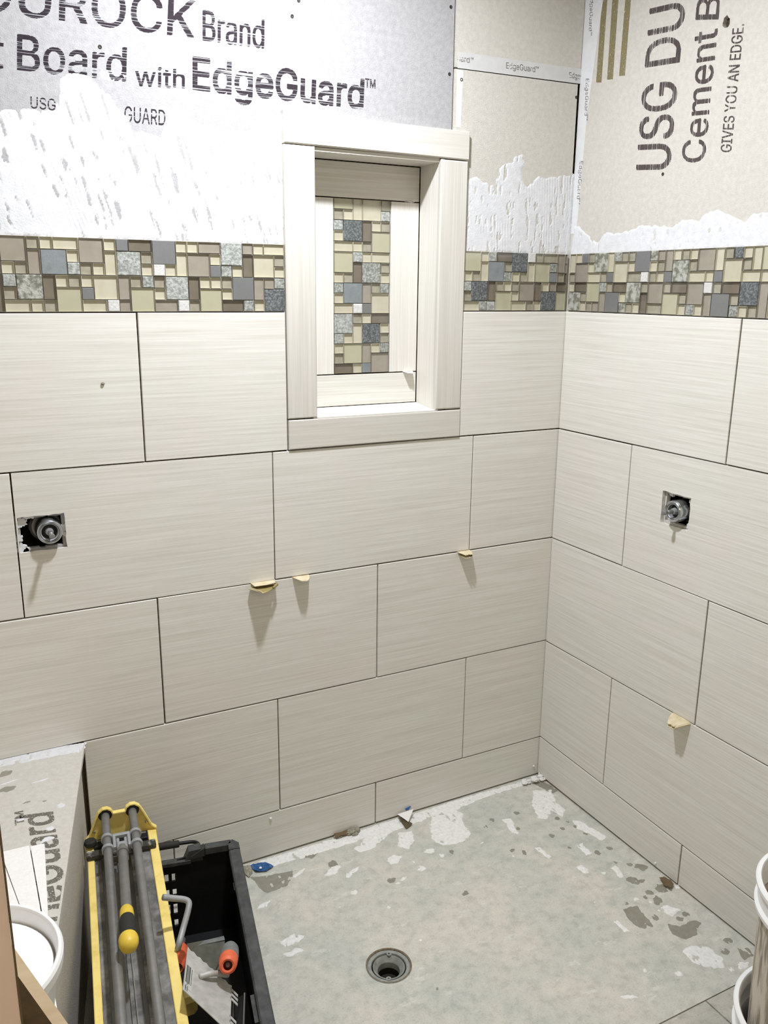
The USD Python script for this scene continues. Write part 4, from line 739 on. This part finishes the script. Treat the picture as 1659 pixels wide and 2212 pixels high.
G = lambda t: g0+hd*gL*t
grip(cutter, G(0), G(.26), [(0, 0), (.0105, .02), (.0128, .2), (.0136, .6), (.0138, 1), (0, 1)], 'yellow_grip', 'grip_collar')
grip(cutter, G(.261), G(.74), [(0, 0), (.0136, 0), (.0150, .2), (.0152, .55), (.0142, .85), (.0150, 1), (0, 1)], 'black_rubber')
grip(cutter, G(.741), G(1.0), [(0, 0), (.0170, .02), (.0185, .25), (.0182, .5), (.0155, .8), (.009, .97), (0, 1)], 'yellow_grip', 'grip_ball')

# ---------------------------------------------------------------- tools in the crate
def cyl3(p0, p1, prof, seg=28):
    p0, p1 = map(np.array, (p0, p1)); Ln = np.linalg.norm(p1-p0); return lathe([(r, t*Ln) for r, t in prof], p0, p1-p0, seg)
notched = thing('notched_trowel', (-1.2255,-0.5001), 'dusty grey notched plate with a torn sticker, leaning in the crate', 'trowel')
A_, B_, C_, D_ = [np.array(q) for q in ((-1.2705,-0.5346,0.2711), (-1.2103,-0.6158,0.2227), (-1.2567,-0.7342,0.2531), (-1.3102,-0.6494,0.2864))]
C_ = B_+(D_-A_)*1.02
outl = [A_]
for i in range(1, 14):
    b = A_+(B_-A_)*i/14; outl.append(b + (D_-A_)*(.035 if i % 2 else 0))
outl += [B_]
for f0 in (.30, .36, .42, .62, .68, .74):
    outl.append(B_+(C_-B_)*f0 + ((A_-B_)*(.0 if round(f0*100) % 3 else .0)))
part(notched, 'blade', plate3(outl+[C_, D_], .0014), 'trowel_blade')
ab, ad = B_-A_, D_-A_; nn = np.cross(ab, ad); nn = nn/np.linalg.norm(nn)*np.sign(nn[2])
pt = lambda x, y, h=.0016: A_+ab*x+ad*y+nn*h
part(notched, 'sticker', plate3([pt(.02, .30), pt(.20, .33), pt(.17, .92), pt(.02, .90)], .0003), 'sticker')
for k, (x0, x1, y0, y1) in enumerate(((.03, .055, .42, .80), (.065, .08, .42, .84), (.09, .115, .42, .8), (.14, .15, .44, .8), (.04, .055, .86, .97), (.08, .09, .86, .97))):
    part(notched, 'sticker_bar', plate3([pt(x0, y0, .002), pt(x1, y0, .002), pt(x1, y1, .002), pt(x0, y1, .002)], .0002), 'sticker_ink')
part(notched, 'handle_tang', tube(smooth_path([pt(.30, .45), pt(.45, .35, .012), pt(.62, .2, .014), pt(.85, -.02, .010)], 5), .0055, 10), 'trowel_blade', smooth=True)
for y in (.06, .16, .26): part(notched, 'tooth', plate3([pt(.97, y, .0), pt(1.14, y+.02, .0), pt(1.14, y+.07, .0), pt(.97, y+.05, .0)], .0014), 'trowel_blade')
for y in (.66, .76, .86): part(notched, 'tooth', plate3([pt(.97, y, .0), pt(1.12, y+.02, .0), pt(1.12, y+.07, .0), pt(.97, y+.05, .0)], .0014), 'trowel_blade')
mtrowel = thing('margin_trowel', (-1.1632,-0.431), 'grey and orange soft handle of a trowel seen end on, against the crate wall', 'trowel')
m0, m1 = np.array((-1.2193,-0.6283,0.2831)), np.array((-1.1848,-0.5322,0.2347))
grip(mtrowel, m0, m0+(m1-m0)*.32, [(.0085, .05), (.0120, 0), (.0165, .12), (.0178, .6), (.0180, 1), (.0, 1)], 'grip_orange', 'handle_end')
grip(mtrowel, m0+(m1-m0)*.321, m1, [(0, 0), (.0180, 0), (.0184, .3), (.0175, .7), (.013, .95), (0, 1)], 'grip_grey', 'handle')
grip(mtrowel, m0+(m1-m0)*.04, m0+(m1-m0)*.20, [(0, 0), (.0040, 0), (.0052, .15), (.0082, .3), (.0090, .5), (.0090, 1), (0, 1)], 'grip_core', 'handle_core')
part(mtrowel, 'blade', plate3([(-1.2125,-0.5692,0.2579), (-1.1998,-0.5469,0.2371), (-1.2354,-0.5512,0.1986), (-1.2325,-0.5735,0.2074)], .0015), 'trowel_dark')
dark = thing('dark_trowel', (-1.1805,-0.441), 'dark greenish trowel blade half hidden under the notched plate', 'trowel')
part(dark, 'blade', plate3([(-1.2287,-0.5359,0.1831), (-1.2117,-0.525,0.1712), (-1.19,-0.5443,0.1445), (-1.1957,-0.5671,0.1364), (-1.2176,-0.5966,0.1556), (-1.2363,-0.5817,0.1727)], .0016), 'trowel_dark')
back_float = thing('float', (-1.1858,-0.3197), 'flat grey float lying at the far end of the crate bottom', 'float')
part(back_float, 'pad', plate3([(-1.2382,-0.3898,0.1462), (-1.1616,-0.4059,0.1495), (-1.1633,-0.4174,0.1473), (-1.189,-0.4784,0.1321), (-1.2451,-0.4705,0.1378)], .006), 'trowel_dark')
part(back_float, 'pad_edge', plate3([(-1.2384,-0.391,0.1496), (-1.1619,-0.4071,0.1529), (-1.1633,-0.4182,0.1526), (-1.2399,-0.4001,0.148)], .003), 'grip_grey')
orange = thing('scraper', (-1.2581,-0.3998), 'orange handled scraper at the left, half under the cutter rail', 'scraper')
o0, o1 = np.array((-1.2808,-0.4845,0.1848)), np.array((-1.2481,-0.3852,0.1442))
grip(orange, o0, o1, [(.007, .04), (.0100, 0), (.0150, .1), (.0165, .5), (.0150, .85), (.010, 1), (0, 1)], 'grip_orange', 'handle')
grip(orange, o0+(o1-o0)*.02, o0+(o1-o0)*.1, [(0, 0), (.0098, 0), (.0098, 1), (0, 1)], 'grip_core', 'handle_core')
part(orange, 'tang', tube([o1, o1+(o1-o0)*.4], .005), 'dull_steel', smooth=True)
wire = thing('wire_handle', (-1.2267,-0.3328), 'bent grey metal rod handle standing up in the crate', 'handle')
part(wire, 'rod', tube(smooth_path([(-1.2916,-0.4381,0.323), (-1.2735,-0.4385,0.3144), (-1.2503,-0.4418,0.3051), (-1.2427,-0.4477,0.2988), (-1.2482,-0.4592,0.2894), (-1.2641,-0.4798,0.2704), (-1.2774,-0.4997,0.2583), (-1.2821,-0.5012,0.245)], 7), .0062, 12), 'cast_grey', smooth=True)
level = thing('metal_straightedge', (-1.169,-0.515), 'black straightedge with bright metal edge at the near end of the crate', 'straightedge')
part(level, 'web', hexa([(-1.1933,-0.5758,0.1507), (-1.1779,-0.5816,0.1588), (-1.235,-0.6959,0.1842), (-1.22,-0.7037,0.1844), (-1.1863,-0.5516,0.1266), (-1.1705,-0.5575,0.1349), (-1.2281,-0.6719,0.1587), (-1.2129,-0.6799,0.1589)]), 'black_plastic')
part(level, 'edge', tube([(-1.176,-0.5864,0.1655), (-1.2194,-0.7086,0.1886)], .0022, 8), 'aluminium', smooth=True)
part(level, 'edge', tube([(-1.1961,-0.5772,0.1531), (-1.2364,-0.6979,0.1867)], .0011, 8), 'aluminium', smooth=True)
tape_y = thing('yellow_pouch', (-1.259,-0.4422), 'mustard yellow tool body under the notched plate by the rail', 'tool')
part(tape_y, 'body', rbox(np.array((-1.2876,-0.556,0.1678))-.022, np.array((-1.2876,-0.556,0.1678))+.022, .008), 'yellow_paint')

# ---------------------------------------------------------------- nested buckets at the right
def bucket(c, z0, zr, r, label, ribs=True):
    th = thing('bucket', (c[0], c[1], z0), label, 'bucket', None); O = np.array([c[0], c[1], 0]); rb = r*.86
    part(th, 'body', lathe([(0, z0), (rb, z0), (r-.008, zr-.055), (r-.010, zr-.055), (rb-.004, z0+.004), (0, z0+.004)], O, (0, 0, 1), 72), 'bucket_smear' if ribs else 'bucket_white', smooth=35)
    part(th, 'collar', lathe([(r-.0095, zr-.056), (r+.001, zr-.054), (r+.002, zr-.046), (r-.003, zr-.040), (r-.002, zr-.012), (r+.003, zr-.010), (r+.0035, zr-.003), (r+.001, zr), (r-.005, zr), (r-.008, zr-.004), (r-.0095, zr-.02)], O, (0, 0, 1), 80), 'bucket_white', smooth=35)
    return th
BC = (-.292, -1.194)
bucket(BC, .0015, .240, .1465, 'lower white bucket of the nested pair at the right edge, on the floor', False)
upb = bucket(BC, .095, .507, .1370, 'upper smeared bucket of the nested pair at the right edge', True)
part(upb, 'mix', lathe([(0, .425), (.08, .423), (.1225, .425), (.121, .415), (0, .415)], np.array([BC[0], BC[1], 0]), (0, 0, 1), 48), 'bucket_smear', smooth=35)

# ---------------------------------------------------------------- scraps on the floor
def crumple(F2, poly, z, h, seed, t=.0012, step=.004):
    a0, b0, a1, b1 = poly.bounds
    g = trimesh.creation.extrude_polygon(poly, t, engine='earcut'); g = trimesh.Trimesh(*trimesh.remesh.subdivide_to_size(g.vertices, g.faces, step), process=True)
    v = np.array(g.vertices); k = meshkit.fbm(np.c_[v[:, :2]*60, 0*v[:, 0]], 3, seed)
    return trimesh.Trimesh(np.c_[v[:, :2], z+v[:, 2]+h*np.clip(k-.25, 0, 1)], g.faces, process=False)
b1 = thing('plastic_scrap', (*(-0.9527,-0.0405), .001), 'torn blue plastic scrap on the floor beside the crate', 'scrap')
part(b1, 'sheet', crumple(GZ, fpoly((-0.9727,-0.0197),(-0.9522,-0.0172),(-0.9286,-0.0249),(-0.9173,-0.0478),(-0.9405,-0.0572),(-0.9681,-0.0474)), .0016, .012, 3), 'blue_plastic', smooth=25)
part(b1, 'spot', lathe([(0, 0), (.004, 0), (.003, .002), (0, .0022)], (*(-0.9528,-0.0446), .009), (0, 0, 1), 14), 'paper_white')
b2 = thing('cardboard_scrap', (*(-0.9852,-0.026), .001), 'brown and white cardboard scrap between the crate and the blue plastic', 'scrap')
part(b2, 'sheet', crumple(GZ, fpoly((-0.9915,-0.0101),(-0.9709,-0.0184),(-0.9747,-0.044),(-0.9902,-0.059),(-0.9968,-0.0411)), .0010, .010, 5), 'rubble', smooth=25)
b3 = thing('paper_scrap', (*(-0.4996,-0.0323), .001), 'folded white paper scrap under the back wall tiles', 'scrap')
pa, pb, pc, pd = np.array([*(-0.5151,-0.0041), .014]), np.array([*(-0.4657,-0.0137), .022]), np.array([*(-0.5031,-0.0493), .012]), np.array([*(-0.5181,-0.0627), .003])
part(b3, 'flap', plate3([pa, pb, pc, (pa+pd)/2+np.array([.01, .0, .004])], .0008), 'paper_white')
part(b3, 'shadow_sheet', plate3([pa+[0, -.001, -.002], pc+[.012, -.004, -.006], pd+[.006, 0, 0], pd], .0008), 'wood_dark_and_shade')  # dark sheet standing for the shadow beneath the paper
part(b3, 'blue_corner', crumple(GZ, blob(*(-0.4781,-0.0022), .013, .006, .4, 12, 4, .3), .020, .012, 8), 'blue_plastic', smooth=25)
def rubble(name, pts, label, seed, mat='rubble', group=None):
    th = thing(name, (*pts[0][:2], .001), label, 'debris', group)
    for i, (x, y, z, r) in enumerate(pts):
        m = trimesh.creation.icosphere(2, 1.0); v = np.array(m.vertices); k = .55+.8*meshkit.fbm(v*1.8+seed+i*5, 2, seed+i)
        part(th, 'crumb', trimesh.Trimesh(np.c_[x+v[:, 0]*r*1.3*k, y+v[:, 1]*r*.8*k, z+v[:, 2]*r*.7*k], m.faces, process=False), mat)
    return th
c1 = (-0.0116,-0.0147)
rr_ = random.Random(12)
rubble('mortar_crumbs', [(c1[0]+rr_.uniform(-.06, .03), c1[1]-.010+rr_.uniform(-.014, .006), .005+rr_.uniform(0, .012), rr_.uniform(.005, .010)) for _ in range(16)], 'pile of mortar crumbs in the corner where the two walls meet the floor', 3, 'thinset_floor')
c2 = (-0.6846,-0.0122)
rubble('mortar_crumbs', [(c2[0]+dx, c2[1]+dy, z, r) for dx, dy, z, r in ((.020, .004, .008, .012), (.032, .002, .007, .010), (.010, 0, .006, .009), (-.03, .004, .006, .006), (-.02, .0, .004, .006), (.024, -.008, .004, .007), (-.01, .018, .016, .006))], 'brown cardboard and mortar crumbs under the back wall left of the paper scrap', 9)
b4 = thing('cardboard_scrap', (*(-0.6826,0.0013), .01), 'flat brown cardboard shim lying under the back wall tiles', 'shim')
part(b4, 'sheet', crumple(GZ, fpoly((-0.7169,-0.0006),(-0.6598,-0.0031),(-0.663,-0.0159),(-0.7184,-0.0164)), .008, .006, 11), 'carton_edge', smooth=25)
b5 = thing('cardboard_scrap', (*(-0.0231,-0.5814), .01), 'brown cardboard scrap stuck under the right wall tiles', 'scrap')
part(b5, 'sheet', crumple(GZ, fpoly((-0.0243,-0.5563),(-0.0119,-0.5605),(-0.0095,-0.5924),(-0.0333,-0.6043),(-0.0345,-0.5797)), .003, .016, 13), 'carton_edge', smooth=25)
for F, W_, ps in ((BACK, wall_back, [(-0.9058,0.1192), (-0.0175,0.0368), (-1.2616,1.3043)]), (RIGHT, wall_right, [(0.518,0.0173), (0.0131,0.0109)])):
    for i, p in enumerate(ps):
        m = trimesh.creation.icosphere(2, .004); part(W_, 'mortar_crumb', trimesh.Trimesh(m.vertices*[1, .7, .9]+F([[p[0], p[1], .002]])[0], m.faces, process=False), 'thinset_floor' if p is not ps[-1] or F is RIGHT else 'rubble')
# ---------------------------------------------------------------- lamps on the ceiling
fix = thing('ceiling_light', (LAMP[0], LAMP[1], H), 'round recessed downlight in the shower ceiling', 'light')
LO = np.array([LAMP[0], LAMP[1], 0])
part(fix, 'trim_ring', lathe([(.066, H-.004), (.095, H-.003), (.095, H-.0002), (.066, H-.0002)], LO, (0, 0, 1), 48), 'bucket_white', smooth=35)
part(fix, 'can', lathe([(.0665, H-.0002), (.070, H-.0002), (.070, H+.09), (0, H+.09), (0, H+.088), (.0665, H+.088)], LO, (0, 0, 1), 48), 'bucket_white', smooth=35)
fix2 = thing('ceiling_light', (-1.45, -2.55, H), 'unseen round ceiling fixture for the added fill lamp', 'light')  # unseen housing added for the fill lamp
part(fix2, 'base', lathe([(0, H-.03), (.19, H-.03), (.2, H-.02), (.2, H-.0002), (0, H-.0002)], np.array([-1.45, -2.55, 0]), (0, 0, 1), 48), 'bucket_white', smooth=35)
